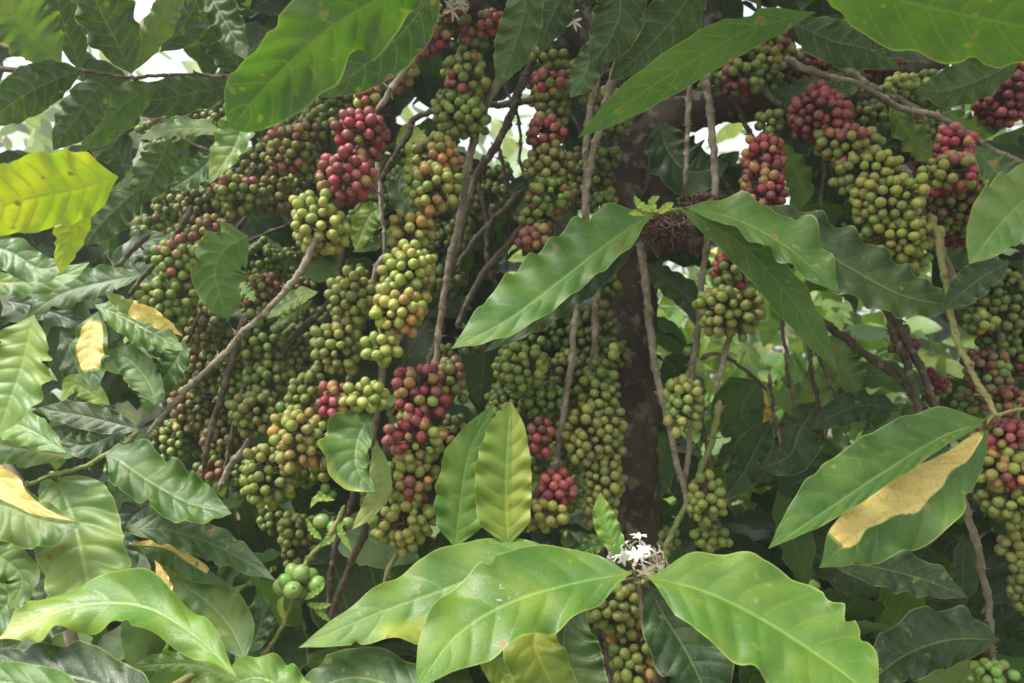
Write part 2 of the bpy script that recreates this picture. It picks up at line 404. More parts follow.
NCL = {}
def cluster(parent, x, y, rx, ry, mix, d, ind=False, label=None, big=1.0, rm=.0059, stuff=None, dens=1.0):
    if parent is not None: NCL[parent.name] = NCL.get(parent.name, 0) + 1
    r = np.random.default_rng(int(x * 31 + y * 17))
    C = P(x, y, d); px = d / FOC; rr = rm * big
    a = max(rx * px - rr * .9, rr * .75); b_ = max(ry * px - rr * .9, rr * .6); c = max(min(a, b_ * 1.4), rr)
    n = max(3, int(3.35 * dens * ((a * b_) ** 1.6 / 3 + (a * c) ** 1.6 / 3 + (b_ * c) ** 1.6 / 3) ** (1 / 1.6) / rr ** 2))
    n = min(n, 110)
    q = r.normal(size=(n, 3)); q /= np.linalg.norm(q, axis=1)[:, None]
    ax = np.array([a, c, b_]); p = q * ax
    for it in range(70):
        dv = p[:, None] - p[None]; dist = np.linalg.norm(dv, axis=2) + 1e-9
        push = np.clip(2.05 * rr - dist, 0, None) / dist; np.fill_diagonal(push, 0)
        p = p + .3 * (dv * push[..., None]).sum(1)
        sc = np.linalg.norm(p / ax, axis=1)[:, None]; p = p / sc * (.7 + .3 * 1)/ 1.0 if it % 5 == 4 else p
        p = np.where(np.linalg.norm(p / ax, axis=1)[:, None] > 1.12, p / (np.linalg.norm(p / ax, axis=1)[:, None] / 1.12), p)
    dirn = p / np.linalg.norm(p, axis=1)[:, None]; f1, f2, f3 = r.uniform(0, 6.28, 3)
    p = p * (1 + .13 * np.sin(3.1 * dirn[:, :1] * 2 + f1) + .10 * np.sin(5 * dirn[:, 2:] + f2) + .07 * np.sin(7 * dirn[:, 1:2] + f3)) * r.uniform(.92, 1.07, (n, 1))
    ta = r.normal() * .16; p = np.c_[p[:, 0] * math.cos(ta) - p[:, 2] * math.sin(ta), p[:, 1], p[:, 0] * math.sin(ta) + p[:, 2] * math.cos(ta)]
    if n > 12:
        p = p[r.random(n) > .08]; n = len(p)
    # ripeness drifts smoothly over the cluster, with strays
    order_ = 'gGBKyYqOPrRM'; srt = sorted(mix.replace('|', ''), key=order_.index)
    wv_ = np.sin(p[:, 0] / a * 1.7 + f1) + np.sin(p[:, 2] / b_ * 1.9 + f2) + r.normal(size=n) * 1.0
    rk = np.argsort(np.argsort(wv_)) / max(n - 1, 1)
    cols = [srt[min(int(k_ * len(srt)), len(srt) - 1)] for k_ in rk]
    if '|' in mix:                                      # upper|lower colour mixes
        up_, lo_ = mix.split('|')
        for i in range(n):
            m_ = up_ if p[i, 2] / b_ + r.normal() * .35 > 0 else lo_
            cols[i] = m_[r.integers(0, len(m_))]
    sw = {'R': 'RRrr', 'O': 'Oqqq', 'P': 'PPrq', 'Y': 'YYYy', 'G': 'GGGy', 'g': 'ggG', 'M': 'MMr'}
    cols = [sw[k_][r.integers(0, len(sw[k_]))] if k_ in sw else k_ for k_ in cols]
    # core: the knotty node and short stalks of the cluster
    VV, FF, off = [], [], 0
    tv, tf = tube_geo(catmull([C + [0, 0, b_ * .8], C, C - [0, 0, b_ * .8]], 7), min(.0035, rr * .5), 6, rough=.2)
    VV.append(tv); FF.append(tf); off = len(tv)
    for i in range(n):
        e = C + p[i] * .85; s0 = C + np.array([0, 0, p[i, 2] * .5])
        if ind or i % 2 == 0:
            tv, tf = tube_geo(np.array([s0, (s0 + e) / 2, e]), .0008, 4); VV.append(tv); FF.append(tf + off); off += len(tv)
    V1 = np.vstack(VV); F1 = np.vstack(FF)
    sizes = r.uniform(.86, 1.08, n) * rr; sizes[r.random(n) < .08] *= .75
    SMALLN = len(V1)
    if ind:
        core = build('cherry_cluster', V1, F1, [TBARK], parent)
        for i in range(n):
            o = bpy.data.objects.new('cherry', cherry_mesh(cols[i])); COL.objects.link(o)
            o.parent = core; o.location = C + p[i]; o.rotation_mode = 'QUATERNION'
            o.rotation_quaternion = rot_to(p[i] / np.linalg.norm(p[i]) + r.normal(size=3) * .25)
            o.scale = (sizes[i] * r.uniform(.9, 1.03), sizes[i] * r.uniform(.9, 1.03), sizes[i] * r.uniform(.98, 1.1))
    else:
        VV, FF, CL, NVv = [V1], [F1], [np.tile((.1, .08, .05), (SMALLN, 1))], [np.zeros(SMALLN)]
        off = SMALLN
        for i in range(n):
            R = np.array(rot_to(p[i] / np.linalg.norm(p[i]) + r.normal(size=3) * .25).to_matrix())
            v = (SV * np.array([1, 1, 1.1]) * sizes[i]) @ R.T + C + p[i]
            VV.append(v); FF.append(SF + off); off += len(v)
            cc = np.array(CC[cols[i]]) * r.uniform(.8, 1.2) * np.array([r.uniform(.9, 1.1), 1, 1])
            CL.append(np.tile(cc, (len(v), 1))); NVv.append(SN)
        if stuff is not None:
            stuff.append((np.vstack(VV), np.vstack(FF), np.vstack(CL), np.concatenate(NVv))); return None
        core = build('cherry_cluster', np.vstack(VV), np.vstack(FF), [CHERRY], parent, attrs={'col': np.vstack(CL), 'nav': np.concatenate(NVv)})
    if label: core['label'] = label
    return core

def branch(parent, pts, d, rpx, mat='b', nodes=.034, name='branch', label=None, taper=.7, d2=None):
    pts = np.asarray(pts, float); n = len(pts)
    dd = np.linspace(d, d if d2 is None else d2, n)
    w = P(pts[:, 0], pts[:, 1], dd)
    L = np.linalg.norm(np.diff(w, axis=0), axis=1).sum()
    m = max(12, int(L / .0025)); m = min(m, 260)
    path = catmull(w, m)
    rr = np.random.default_rng(abs(int(pts[0, 0] + pts[-1, 1])))
    jit = np.cumsum(rr.normal(size=(m, 3)) * .00042, axis=0); path = path + jit
    rad = rpx * .86 * d / FOC * np.linspace(1, taper, m); rad[-4:] *= [.9, .8, .6, .25]; rad[:3] *= [.3, .7, .9]
    V, F = tube_geo(path, rad, 10, nodes, .05, seed=abs(int(pts[0, 0])))
    # short stubs, bracts and old fruit stalks at every node
    ph = np.random.default_rng(abs(int(pts[0, 0]))).uniform(0, nodes)
    s = np.r_[0, np.cumsum(np.linalg.norm(np.diff(path, axis=0), axis=1))]
    VV, FF, off = [V], [F], len(V); k = nodes / 2 - ph
    if k < 0: k += nodes
    while k < s[-1]:
        i = min(int(np.searchsorted(s, k)), m - 1)
        for q in range(rr.integers(3, 8)):
            dv = rr.normal(size=3); dv /= np.linalg.norm(dv); Ls = rr.uniform(.002, .0065) + rad[i]
            a = path[i] + dv * rad[i] * .6; b_ = path[i] + dv * Ls + rr.normal(size=3) * .0008
            tv, tf = tube_geo(np.array([a, (a + b_) / 2, b_]), np.array([.0011, .0009, .0005]) * rr.uniform(.7, 1.3), 5)
            VV.append(tv); FF.append(tf + off); off += len(tv)
        k += nodes
    o = build(name, np.vstack(VV), np.vstack(FF), [MATB[mat]], parent)
    if label: o['label'] = label
    return o
#MARK_CONTENT
# ================================================================ SETTING
def ground_geo():
    n = 90
    t = np.linspace(-1, 1, n); g = np.sign(t) * np.abs(t) ** 2.2 * 120
    X, Y = np.meshgrid(g, g + 0)
    r = np.hypot(X, Y)
    Z = .04 * np.sin(X * 1.7 + 1) * np.cos(Y * 1.3) + np.clip(Y - 6, 0, None) * .10 + .5 * np.sin(X * .05) * np.clip(r / 30, 0, 1)
    V = np.c_[X.ravel(), Y.ravel(), Z.ravel() - .02]
    I = (np.arange(n - 1)[:, None] * n + np.arange(n - 1)[None]).ravel()
    return V, np.c_[I, I + 1, I + n + 1, I + n]
V, F = ground_geo()
def soil():
    b = NB('soil_and_litter'); n = b.noise(3, 6); n2 = b.noise(30, 5)
    c = b.mix(b.ramp(n, .4, .6), (.10, .065, .035), (.05, .09, .025)); c = b.mix(b.ramp(n2, .45, .65), c, (.16, .11, .06))
    pr = b.n('ShaderNodeBsdfPrincipled'); b.l(c, pr.inputs['Base Color']); pr.inputs['Roughness'].default_value = .95
    b.l(pr.outputs[0], b.out.inputs['Surface']); return b.m
g = build('ground', V, F, soil()); g['kind'] = 'structure'

def gz(x, y):
    return .04 * math.sin(x * 1.7 + 1) * math.cos(y * 1.3) + max(y - 6, 0) * .10 - .02

# background shrubs and trees, each a thing of its own
def bg_tree(name, label, cat, x, y, h, rw, nleaf, size, keys, wts, cz=.55, rz=.5, trunk_r=.04, group=None, seed=0, nclump=9):
    r = np.random.default_rng(seed); z0 = gz(x, y)
    t = thing(name, label, cat, (x, y, z0), group)
    base = np.array([x, y, z0])
    top = base + [r.uniform(-.1, .1), r.uniform(-.1, .1), h * .85]
    tv, tf = tube_geo(catmull([base - [0, 0, .1], base + [.05, 0, h * .35], top], 20), np.linspace(trunk_r, trunk_r * .35, 20), 8, 0, .05)
    VV, FF, off = [tv], [tf], len(tv)
    cl = []
    for i in range(nclump):
        q = r.normal(size=3); q /= np.linalg.norm(q); q *= r.uniform(.35, 1) 
        c = base + np.array([q[0] * rw, q[1] * rw, h * cz + q[2] * h * rz]); c[2] = max(c[2], z0 + .15)
        cl.append(c); s0 = base + np.array([.03, 0, max(.1, min((c[2] - z0) * .7, h * .8))])
        tv, tf = tube_geo(catmull([s0, (s0 + c) / 2 + [0, 0, .05 * h], c], 8), np.linspace(trunk_r * .4, trunk_r * .1, 8), 6)
        VV.append(tv); FF.append(tf + off); off += len(tv)
    build('trunk', np.vstack(VV), np.vstack(FF), BARK, t)
    cl = np.array(cl); idx = r.integers(0, nclump, nleaf)
    pos = cl[idx] + r.normal(size=(nleaf, 3)) * np.array([rw, rw, h * rz]) * .27
    pos[:, 2] = np.maximum(pos[:, 2], z0 + .03)
    td = r.normal(size=(nleaf, 3)) + [0, 0, -.35]; upv = r.normal(size=(nleaf, 3)) * .5 + [0, -.25, 1]
    V, F, uv, T = leaf_cloud(pos, td, upv, size * r.uniform(.6, 1.2, nleaf), pick_tints(nleaf, keys, wts), nu=6, ns=1, aspect=.5)
    build('crown', V, F, LEAF, t, attrs={'tint': T, 'patch': np.zeros(len(V))}, uv=uv)
    return t
GB = 'shrubs and trees growing beyond the fruiting coffee tree'
bg_tree('shrub', 'sunlit light green shrub seen through the gap right of the central trunk', 'shrub', 1.05, 3.0, 2.3, .55, 900, .15, 'BGMP', [3, 3, 3, 3], group=GB, seed=1)
bg_tree('shrub', 'grey green leafy shrub low behind the gap between trunk and yellow patched leaf', 'shrub', 1.25, 2.35, 1.75, .45, 420, .19, 'GPMy', [4, 3, 1, 2], group=GB, seed=2)
bg_tree('tree', 'pale sunlit tree beyond the gap at upper middle, beside the red cherry column', 'tree', -.1, 3.9, 2.95, 1.0, 1500, .20, 'yGP', [4, 4, 1], group=GB, seed=3, trunk_r=.07)
bg_tree('tree', 'light green tree beyond the gap right of the dark forked trunk top', 'tree', 1.5, 5.2, 3.3, 1.0, 1300, .2, 'BGyM', [3, 4, 3, 2], group=GB, seed=4, trunk_r=.07)
bg_tree('shrub', 'bright green shrub at far left behind the yellow green hanging leaf', 'shrub', -2.0, 3.2, 1.9, .7, 900, .16, 'BYMG', [4, 3, 2, 1], group=GB, seed=5)
bg_tree('tree', 'hazy pale tree at the upper left, seen between the dark backlit leaves', 'tree', -4.2, 7.5, 4.5, 2.1, 2600, .30, 'GyP', [3, 4, 2], group=GB, seed=6, trunk_r=.1)
bg_tree('shrub', 'mid green shrub behind the hanging cherry branches on the left', 'shrub', -.95, 2.6, 2.0, .5, 700, .16, 'MBdY', [3, 3, 2, 1], group=GB, seed=7)
bg_tree('tree', 'tall green tree at the right edge behind the dark cherry clusters', 'tree', 3.2, 5.0, 4.2, 1.1, 1300, .22, 'MBYd', [3, 3, 1, 2], group=GB, seed=8, trunk_r=.08)
bg_tree('shrub', 'dark green bush low at centre behind the trunk foot', 'shrub', .45, 2.3, 1.35, .55, 600, .17, 'dMD', [3, 2, 2], group=GB, seed=9)
bg_tree('tree', 'wide distant tree on the rise behind the middle gap', 'tree', .2, 9.0, 4.6, 3.0, 3300, .34, 'PByG', [3, 2, 3, 3], group=GB, seed=10, trunk_r=.12)
bg_tree('tree', 'distant tree on the rise at far right', 'tree', 6.2, 11.5, 5.2, 2.2, 1400, .34, 'MBdy', [3, 3, 2, 1], group=GB, seed=11, trunk_r=.12)

# ================================================================ COFFEE PLANTS
tb = P(632, 560, 1.16)
main = thing('coffee_tree', 'big fruiting coffee tree with thick dark central trunk and long hanging branches crowded with cherries', 'coffee tree', (float(tb[0]), float(tb[1]), gz(tb[0], tb[1])))
left = thing('coffee_bush', 'leafy coffee bush filling the lower left corner with large sunlit wavy leaves', 'coffee bush', (-.75, .95, gz(-.75, .95)), 'neighbouring coffee plants')
topl = thing('coffee_tree', 'coffee tree at the upper left with dark backlit leaves and one glowing yellow green leaf', 'coffee tree', (-1.35, 1.1, gz(-1.35, 1.1)))
rght = thing('coffee_bush', 'coffee bush at the right edge whose shoot holds the leaf with a big yellow patch', 'coffee bush', (.95, 1.05, gz(.95, 1.05)), 'neighbouring coffee plants')

# trunk, limbs
def trunk():
    pts = [(634, 900, 1.16), (634, 700, 1.16), (632, 560, 1.16), (628, 440, 1.16), (627, 330, 1.16), (628, 250, 1.16), (636, 185, 1.16), (650, 140, 1.17)]
    w = np.array([P(*p) for p in pts]); w = np.vstack([[w[0][0], w[0][1], gz(0, 1) - .05], w])
    m = 220; path = catmull(w, m)
    rad = np.interp(np.linspace(0, 1, m), [0, .5, .75, .9, 1], [.060, .048, .042, .042, .050])
    rr = np.random.default_rng(3)
    V, F = tube_geo(path, rad, 28, 0, 0)
    c = np.repeat(path, 28, axis=0); dv = V[:len(c)] - c
    ang = np.arctan2(dv[:, 1], dv[:, 0]); z = c[:, 2]
    k = 1 + .10 * np.sin(3 * ang + 4 * z) + .07 * np.sin(7 * ang + 9 * z + 2) + .05 * np.sin(40 * z + 2 * ang) + rr.normal(size=len(c)) * .035 + .05 * np.sin(17 * ang + 3 * np.sin(11 * z)) + .12 * np.exp(-((z % .21 - .1) / .02) ** 2) * np.clip(np.sin(ang * 2 + z * 9), 0, 1)
    V[:len(c)] = c + dv * k[:, None]
    build('trunk', V, F, DBARK, main)
trunk()
def limb(pts, r0, r1, mat=None, parent=None, name='limb', sides=14):
    w = np.array([P(*p) for p in pts]); path = catmull(w, 50); rr = np.random.default_rng(abs(int(pts[0][0])))
    path = path + np.cumsum(rr.normal(size=(50, 3)) * .0008, axis=0)
    V, F = tube_geo(path, np.linspace(r0, r1, 50) * (1 + .1 * np.sin(np.linspace(0, 20, 50))), sides, 0, .07, seed=5)
    return build(name, V, F, mat or DBARK, parent or main)
limb([(640, 165, 1.16), (668, 125, 1.15), (715, 106, 1.13), (775, 96, 1.12), (850, 92, 1.1), (930, 60, 1.1)], .036, .014)
limb([(642, 160, 1.18), (622, 110, 1.17), (590, 60, 1.15), (560, -40, 1.12)], .030, .022)
limb([(655, 150, 1.18), (690, 60, 1.22), (720, -60, 1.25)], .028, .016)
limb([(622, 130, 1.2), (540, 40, 1.22), (440, -10, 1.15), (350, -60, 1.1)], .020, .012)
limb([(632, 255, 1.16), (668, 246, 1.1), (700, 250, 1.05)], .022, .012)
limb([(590, 60, 1.15), (520, -20, 1.05), (430, -90, 1.0)], .02, .012)

# hanging branches
B = [
 ([(600, 60), (592, 110), (588, 150), (583, 215), (572, 300), (562, 370), (553, 430), (548, 500)], .93, 4.6, 'b'),
 ([(618, 60), (604, 115), (594, 160), (585, 215)], .92, 5, 'b'),
 ([(600, 210), (597, 271), (596, 330), (595, 400), (592, 450)], .97, 4.6, 'b'),
 ([(628, 215), (637, 245), (645, 295), (655, 355), (669, 415), (679, 460), (690, 510)], .94, 4.8, 'b'),
 ([(701, 70), (708, 100), (712, 150), (712, 205), (705, 240), (697, 320), (691, 390), (690, 450), (686, 490)], .95, 4.4, 'b'),
 ([(690, 84), (686, 120), (682, 190)], .97, 3.4, 'b'),
 ([(760, 225), (748, 280), (735, 330), (727, 365), (720, 400)], .92, 4, 'b'),
 ([(720, 400), (712, 440), (700, 470), (688, 500), (676, 530), (668, 552)], .92, 4, 'g'),
 ([(420, 40), (408, 62), (396, 80), (385, 98), (377, 112)], .83, 4.4, 'b'),
 ([(377, 130), (378, 150), (382, 200), (386, 240), (383, 280)], .92, 3, 'b'),
 ([(503, 60), (496, 85), (480, 120), (472, 147), (462, 180), (456, 227), (449, 260), (443, 300), (436, 345), (427, 390)], .94, 4.8, 'b'),
 ([(560, 0), (505, 130), (478, 180), (462, 250), (452, 300), (446, 340), (437, 370)], .98, 5, 't'),
 ([(522, 190), (505, 210), (488, 228), (471, 251), (455, 275)], 1.0, 4, 't'),
 ([(530, 215), (514, 238), (490, 262), (471, 290), (452, 330)], 1.0, 4.5, 't'),
 ([(540, 100), (426, 112), (408, 135), (389, 160), (370, 190)], 1.05, 4, 't'),
 ([(383, 255), (376, 275), (362, 330), (349, 388), (335, 410), (322, 428), (305, 450)], .92, 3.6, 'b'),
 ([(400, 330), (383, 361), (376, 400), (373, 420), (368, 450)], .9, 5, 'b'),
 ([(400, 420), (388, 450), (375, 490), (366, 525), (350, 560), (339, 590), (330, 625)], .95, 5, 't'),
 ([(358, 480), (350, 510), (338, 540), (332, 570), (328, 615)], .97, 4, 't'),
 ([(418, 510), (405, 545), (393, 565), (384, 590)], .86, 3.6, 'g'),
 ([(322, 225), (303, 262), (290, 280), (262, 308), (240, 328), (210, 357), (180, 385), (158, 410), (140, 430)], .80, 3.8, 'b'),
 ([(140, 430), (120, 448), (95, 462), (70, 472), (40, 482), (5, 494)], .80, 3.4, 'g'),
 ([(246, 318), (238, 345), (230, 375), (222, 405), (213, 440), (208, 470)], .97, 4.4, 't'),
 ([(258, 315), (248, 350), (240, 385), (228, 430), (220, 480)], 1.05, 3, 't'),
 ([(262, 425), (245, 445), (228, 465), (215, 490)], 1.0, 4.4, 'b'),
 ([(192, 205), (177, 228), (160, 255), (140, 281), (125, 300)], .95, 3.6, 't'),
 ([(150, 235), (143, 243), (120, 262), (100, 281), (75, 295), (30, 312)], .92, 3, 't'),
 ([(345, 240), (330, 300), (300, 330), (285, 350), (270, 372)], 1.1, 4, 't'),
 ([(340, 290), (325, 335), (318, 380)], 1.15, 4, 't'),
 ([(785, 58), (815, 72), (850, 82), (880, 96), (905, 108), (940, 117), (975, 138), (1005, 158), (1040, 172)], .98, 4.2, 'b'),
 ([(840, 62), (870, 85), (900, 97), (930, 112)], 1.0, 5, 'b'),
 ([(740, 70), (780, 110), (820, 150), (850, 190), (880, 230), (900, 262)], 1.0, 4, 't'),
 ([(903, 165), (918, 195), (932, 225), (945, 262), (950, 300)], .97, 4.6, 'b'),
 ([(790, 300), (845, 335), (862, 347), (885, 361), (905, 378), (945, 430)], 1.0, 5, 't'),
 ([(885, 275), (900, 322), (912, 345), (925, 371), (945, 430)], .98, 5.2, 't'),
 ([(870, 270), (888, 320), (895, 345), (905, 375), (918, 430)], .99, 5.2, 't'),
 ([(782, 285), (784, 320), (787, 345), (792, 380), (797, 415)], .96, 2.4, 't'),
 ([(812, 335), (824, 365), (832, 385), (840, 405)], .96, 2.4, 't'),
 ([(700, 360), (715, 355), (745, 370), (770, 392)], 1.05, 2.4, 't'),
 ([(548, 50), (540, 90), (545, 130), (543, 180), (536, 240)], 1.0, 3.4, 'b'),
 ([(645, 205), (650, 214), (665, 213), (682, 210)], .80, 3.6, 'g'),
 ([(668, 548), (660, 560), (648, 572), (636, 577)], .84, 3.4, 'g'),
 ([(636, 577), (640, 600), (640, 650), (640, 700)], .90, 3.0, 'b'),
]
for pts, d, r, m in B:
    d2 = d
    if pts[0] == (668, 548): d, d2 = .92, .72
    if pts[0] == (720, 400): d, d2 = .92, .90
    branch(main, pts, d, r, m, d2=d2)
# right plant shoots
branch(rght, [(931, 215), (940, 245), (948, 300), (958, 335), (968, 360), (984, 392), (998, 415)], .86, 4.2, 'g', d2=.78)
branch(rght, [(1060, 405), (1024, 408), (998, 415), (990, 422)], .77, 2.4, 'g', d2=.73)
branch(rght, [(955, 478), (964, 505), (975, 538), (982, 570), (988, 605), (993, 660)], .95, 4.6, 'b')
branch(rght, [(1000, 330), (1004, 360), (1012, 400), (1018, 460)], 1.0, 4.6, 'b')
branch(rght, [(1060, 700), (1040, 560), (1018, 460), (1010, 400)], 1.05, 6, 'b')
limb([(1180, 900, 1.15), (1110, 700, 1.12), (1060, 500, 1.1), (1040, 250, 1.08), (1050, 0, 1.05)], .02, .01, BARK, rght, 'stem')
# stems that carry the left bush and the upper left tree
limb([(60, 1400, 1.1), (80, 900, 1.05), (95, 760, 1.0), (60, 620, .98), (20, 500, .98), (-40, 420, 1.0)], .012, .006, BARK, left, 'stem')
limb([(95, 760, 1.0), (170, 700, .95), (230, 660, .92), (245, 640, .9)], .007, .003, GSTEM, left, 'branch')
limb([(60, 620, .98), (80, 575, .95), (63, 560, .93), (48, 480, .92)], .005, .003, GSTEM, left, 'branch')
limb([(-420, 1500, 1.3), (-400, 600, 1.3), (-330, 150, 1.25), (-150, 60, 1.15), (20, 68, 1.0)], .025, .003, TBARK, topl, 'stem')
branch(topl, [(-20, 40), (40, 62), (95, 73), (130, 79), (190, 78), (255, 79)], .86, 2.4, 't')
branch(topl, [(118, 175), (60, 190), (-60, 200)], .9, 2.4, 't')
branch(main, [(180, 137), (196, 145), (222, 158)], .9, 1.8, 't')

rt = np.random.default_rng(21)
for i in range(34):
    x0, y0 = (rt.uniform(150, 330), rt.uniform(60, 330)) if i < 14 else ((rt.uniform(440, 640), rt.uniform(60, 260)) if i < 22 else (rt.uniform(680, 990), rt.uniform(40, 400)))
    L = rt.uniform(70, 190); a = rt.normal() * .35 + (0.5 if x0 < 400 else -.15)
    p = [(x0 - math.sin(a) * L * t + rt.normal() * 4, y0 + math.cos(a) * L * t) for t in np.linspace(0, 1, 5)]
    branch(main, p, rt.uniform(1.0, 1.2), rt.uniform(1.6, 3.4), 't', name='twig', nodes=.028)
# ------------------------------------------------ leaves
sm = lambda x, w=.12: min(1.0, max(0.0, .5 + x / w))

# bottom centre, young shoot
leaf(main, [(632, 573), (572, 583), (508, 604), (455, 637), (417, 688)], 42, 44, .66, .9, wave=.09, nw=3, t='B', seed=11, bites=[(1, .5, .02, .2)], fold=.05, label='largest sunlit green leaf with a small white splash near its middle', pet=(637, 577, .06), prof=[.1, .6, .9, 1, 1, .97, .8, .5, 0])
leaf(main, [(560, 552), (505, 565), (450, 587), (380, 612), (298, 648)], 50, 34, .74, .8, wave=.10, nw=3, t='B', seed=12, fold=.05, label='bright green leaf with a yellowed lower edge', patch=lambda u, s: .50 * sm(-s - .4, .5) * sm(.2 - abs(u - .55), .3), prof=[.2, .7, 1, 1, .95, .75, .5, .3, 0])
leaf(main, [(648, 577), (700, 590), (768, 622), (830, 662), (880, 705)], 52, 52, .64, .9, wave=.05, nw=4, t='B', seed=13, fold=.05, bites=[(-1, .62, .03, .14), (-1, .7, .02, .2), (-1, .78, .015, .12)], label='broad bright green leaf with an eaten edge', pet=(637, 577, .07), prof=[.15, .6, .85, 1, 1, 1, .9, .6, 0])
leaf(main, [(648, 585), (664, 615), (688, 655), (722, 730)], 38, 34, .73, .5, wave=.08, nw=4, t='D', seed=14, label='dark green leaf hanging under the bright one', pet=(637, 577, .0))
leaf(main, [(585, 595), (566, 625), (568, 660), (600, 730)], 34, 30, .76, .5, wave=.05, t='d', seed=15, pet=(637, 577, .0))
leaf(main, [(548, 600), (535, 640), (545, 670), (575, 725)], 26, 34, .70, .5, wave=.06, t='Y', seed=16)
leaf(main, [(480, 640), (500, 670), (540, 715)], 16, 16, .72, .5, wave=.06, t='Y', seed=17)
leaf(main, [(628, 558), (612, 538), (603, 515), (600, 492)], 12, 12, .76, .3, wave=.08, t='B', seed=18, pet=(637, 577))
leaf(main, [(606, 545), (590, 548), (575, 560)], 8, 8, .79, .3, t='M', seed=19)
leaf(main, [(508, 545), (506, 490), (508, 440), (511, 401)], 31, 25, .79, .15, wave=.05, nw=6, t='Y', seed=20, fold=.06, label='yellow green leaf standing upright beside its darker twin', patch=lambda u, s: .43 if (s > .2 and u > .15) else .2, prof=[.5, .85, 1, 1, 1, .9, .75, .5, 0])
leaf(main, [(455, 548), (461, 500), (470, 450), (494, 404)], 26, 27, .81, .15, wave=.09, nw=6, t='B', seed=21, fold=.07, prof=[.4, .8, 1, 1, .95, .85, .6, .35, 0])
leaf(main, [(372, 412), (358, 440), (358, 470), (376, 492)], 14, 34, .78, .5, wave=.14, nw=3, t='M', seed=22, label='twisted green leaf with yellowing lower edge', patch=lambda u, s: .45 * sm(s - .7, .5) * sm(u - .4, .3), prof=[.3, .8, 1, 1, .9, .7, .4, 0])
leaf(main, [(376, 440), (384, 480), (376, 505), (352, 530)], 8, 15, .80, .3, wave=.12, nw=3, t='y', seed=23)
# big leaf on the central node and its mate
leaf(main, [(655, 214), (640, 221), (598, 251), (552, 287), (505, 322), (451, 349)], 19, 37, .80, .75, wave=.07, nw=7, t='M', seed=31, fold=.04, corr=.035, label='large green leaf pointing down left from the central node', prof=[.1, .75, 1, 1, 1, .97, .8, .5, 0])
leaf(main, [(640, 235), (610, 262), (560, 300), (484, 352)], 16, 16, .86, .2, wave=.14, nw=6, t='D', seed=32)
leaf(main, [(684, 207), (735, 219), (785, 246), (812, 268), (839, 293)], 30, 14, .76, .9, wave=.14, nw=4, t='M', seed=33, fold=.04, label='glossy green leaf bending down right from the central node', prof=[.1, .4, .7, .85, 1, 1, .9, .6, 0])
leaf(main, [(680, 209), (740, 243), (788, 295), (815, 335), (838, 372)], 20, 20, .80, -.2, wave=.08, nw=4, t='M', seed=34, under=True)
leaf(main, [(745, 205), (800, 235), (850, 268), (905, 296), (970, 307)], 30, 28, .86, .5, wave=.10, nw=8, t='d', seed=35, label='dark green leaf with finely waved edge pointing right', pet=(700, 205))
for q in [((655, 212), (640, 205), (634, 195)), ((656, 213), (652, 202), (660, 196)), ((654, 214), (642, 212), (628, 214)), ((658, 214), (668, 206), (674, 203))]:
    leaf(main, q, 4, 4, .79, .3, wave=.1, t='Y', name='young_leaf')
# leaves of the long left branch
leaf(main, [(106, 455), (118, 460), (153, 484), (190, 503), (232, 514)], 30, 24, .76, .9, wave=.12, nw=5, t='M', seed=41, fold=.05, corr=.035, label='green leaf with pale blotched lower half on the left branch', patch=lambda u, s: .40 if (s > .25 and .35 < u < .6) else 0, prof=[.6, .9, 1, .95, 1, .95, .8, .45, 0])
leaf(main, [(140, 430), (110, 422), (78, 415), (38, 408)], 14, 14, .84, .5, wave=.08, t='D', seed=42)
leaf(main, [(155, 405), (150, 385), (132, 362), (108, 350)], 18, 16, .80, .6, wave=.06, t='M', seed=43)
leaf(main, [(95, 305), (125, 318), (150, 332), (184, 350)], 18, 18, .80, .7, wave=.16, nw=6, t='P', seed=44, corr=.05)
leaf(main, [(103, 290), (125, 305), (150, 315), (183, 336)], 8, 9, .79, -.2, wave=.15, t='y', seed=45, label='pale yellow folded leaf edge', patch=lambda u, s: .9 if u > .35 else .2)
leaf(main, [(98, 312), (92, 335), (90, 360), (97, 392)], 19, 17, .80, .4, wave=.10, nw=3, t='M', seed=46, label='small green leaf with a yellow ochre middle', patch=lambda u, s: sm(.30 - abs(u - .42), .12) * sm(.7 - abs(s), .2), prof=[.3, .6, .85, 1, 1, .9, .7, .4, 0])
leaf(main, [(150, 330), (140, 355), (145, 380), (165, 402)], 20, 18, .86, .4, wave=.10, t='d', seed=47)
leaf(main, [(185, 340), (175, 362), (158, 385), (140, 402)], 16, 20, .88, .3, t='M', seed=48)
leaf(main, [(248, 236), (225, 250), (215, 275), (228, 318)], 30, 26, .80, -.3, wave=.06, nw=4, under=True, t='M', seed=49, label='broad blunt leaf with faded pinkish scars', prof=[.5, .9, 1, 1, 1, .95, .8, .6, .2])
leaf(main, [(240, 282), (246, 290), (255, 301)], 7, 7, .79, .3, t='B', seed=50)
leaf(main, [(318, 292), (300, 297), (285, 305), (268, 318)], 8, 10, .92, .8, t='P', seed=51)
leaf(main, [(312, 300), (295, 312), (275, 325)], 6, 7, .93, .5, t='B', seed=52)
leaf(main, [(385, 205), (370, 215), (362, 232), (355, 250)], 13, 13, .95, .2, wave=.12, t='Y', seed=53)
leaf(main, [(408, 250), (412, 215), (398, 190), (404, 168)], 13, 13, 1.0, .2, t='d', seed=54)
leaf(main, [(405, 215), (392, 235), (375, 245), (352, 252)], 6, 8, .96, .3, t='P', seed=55)
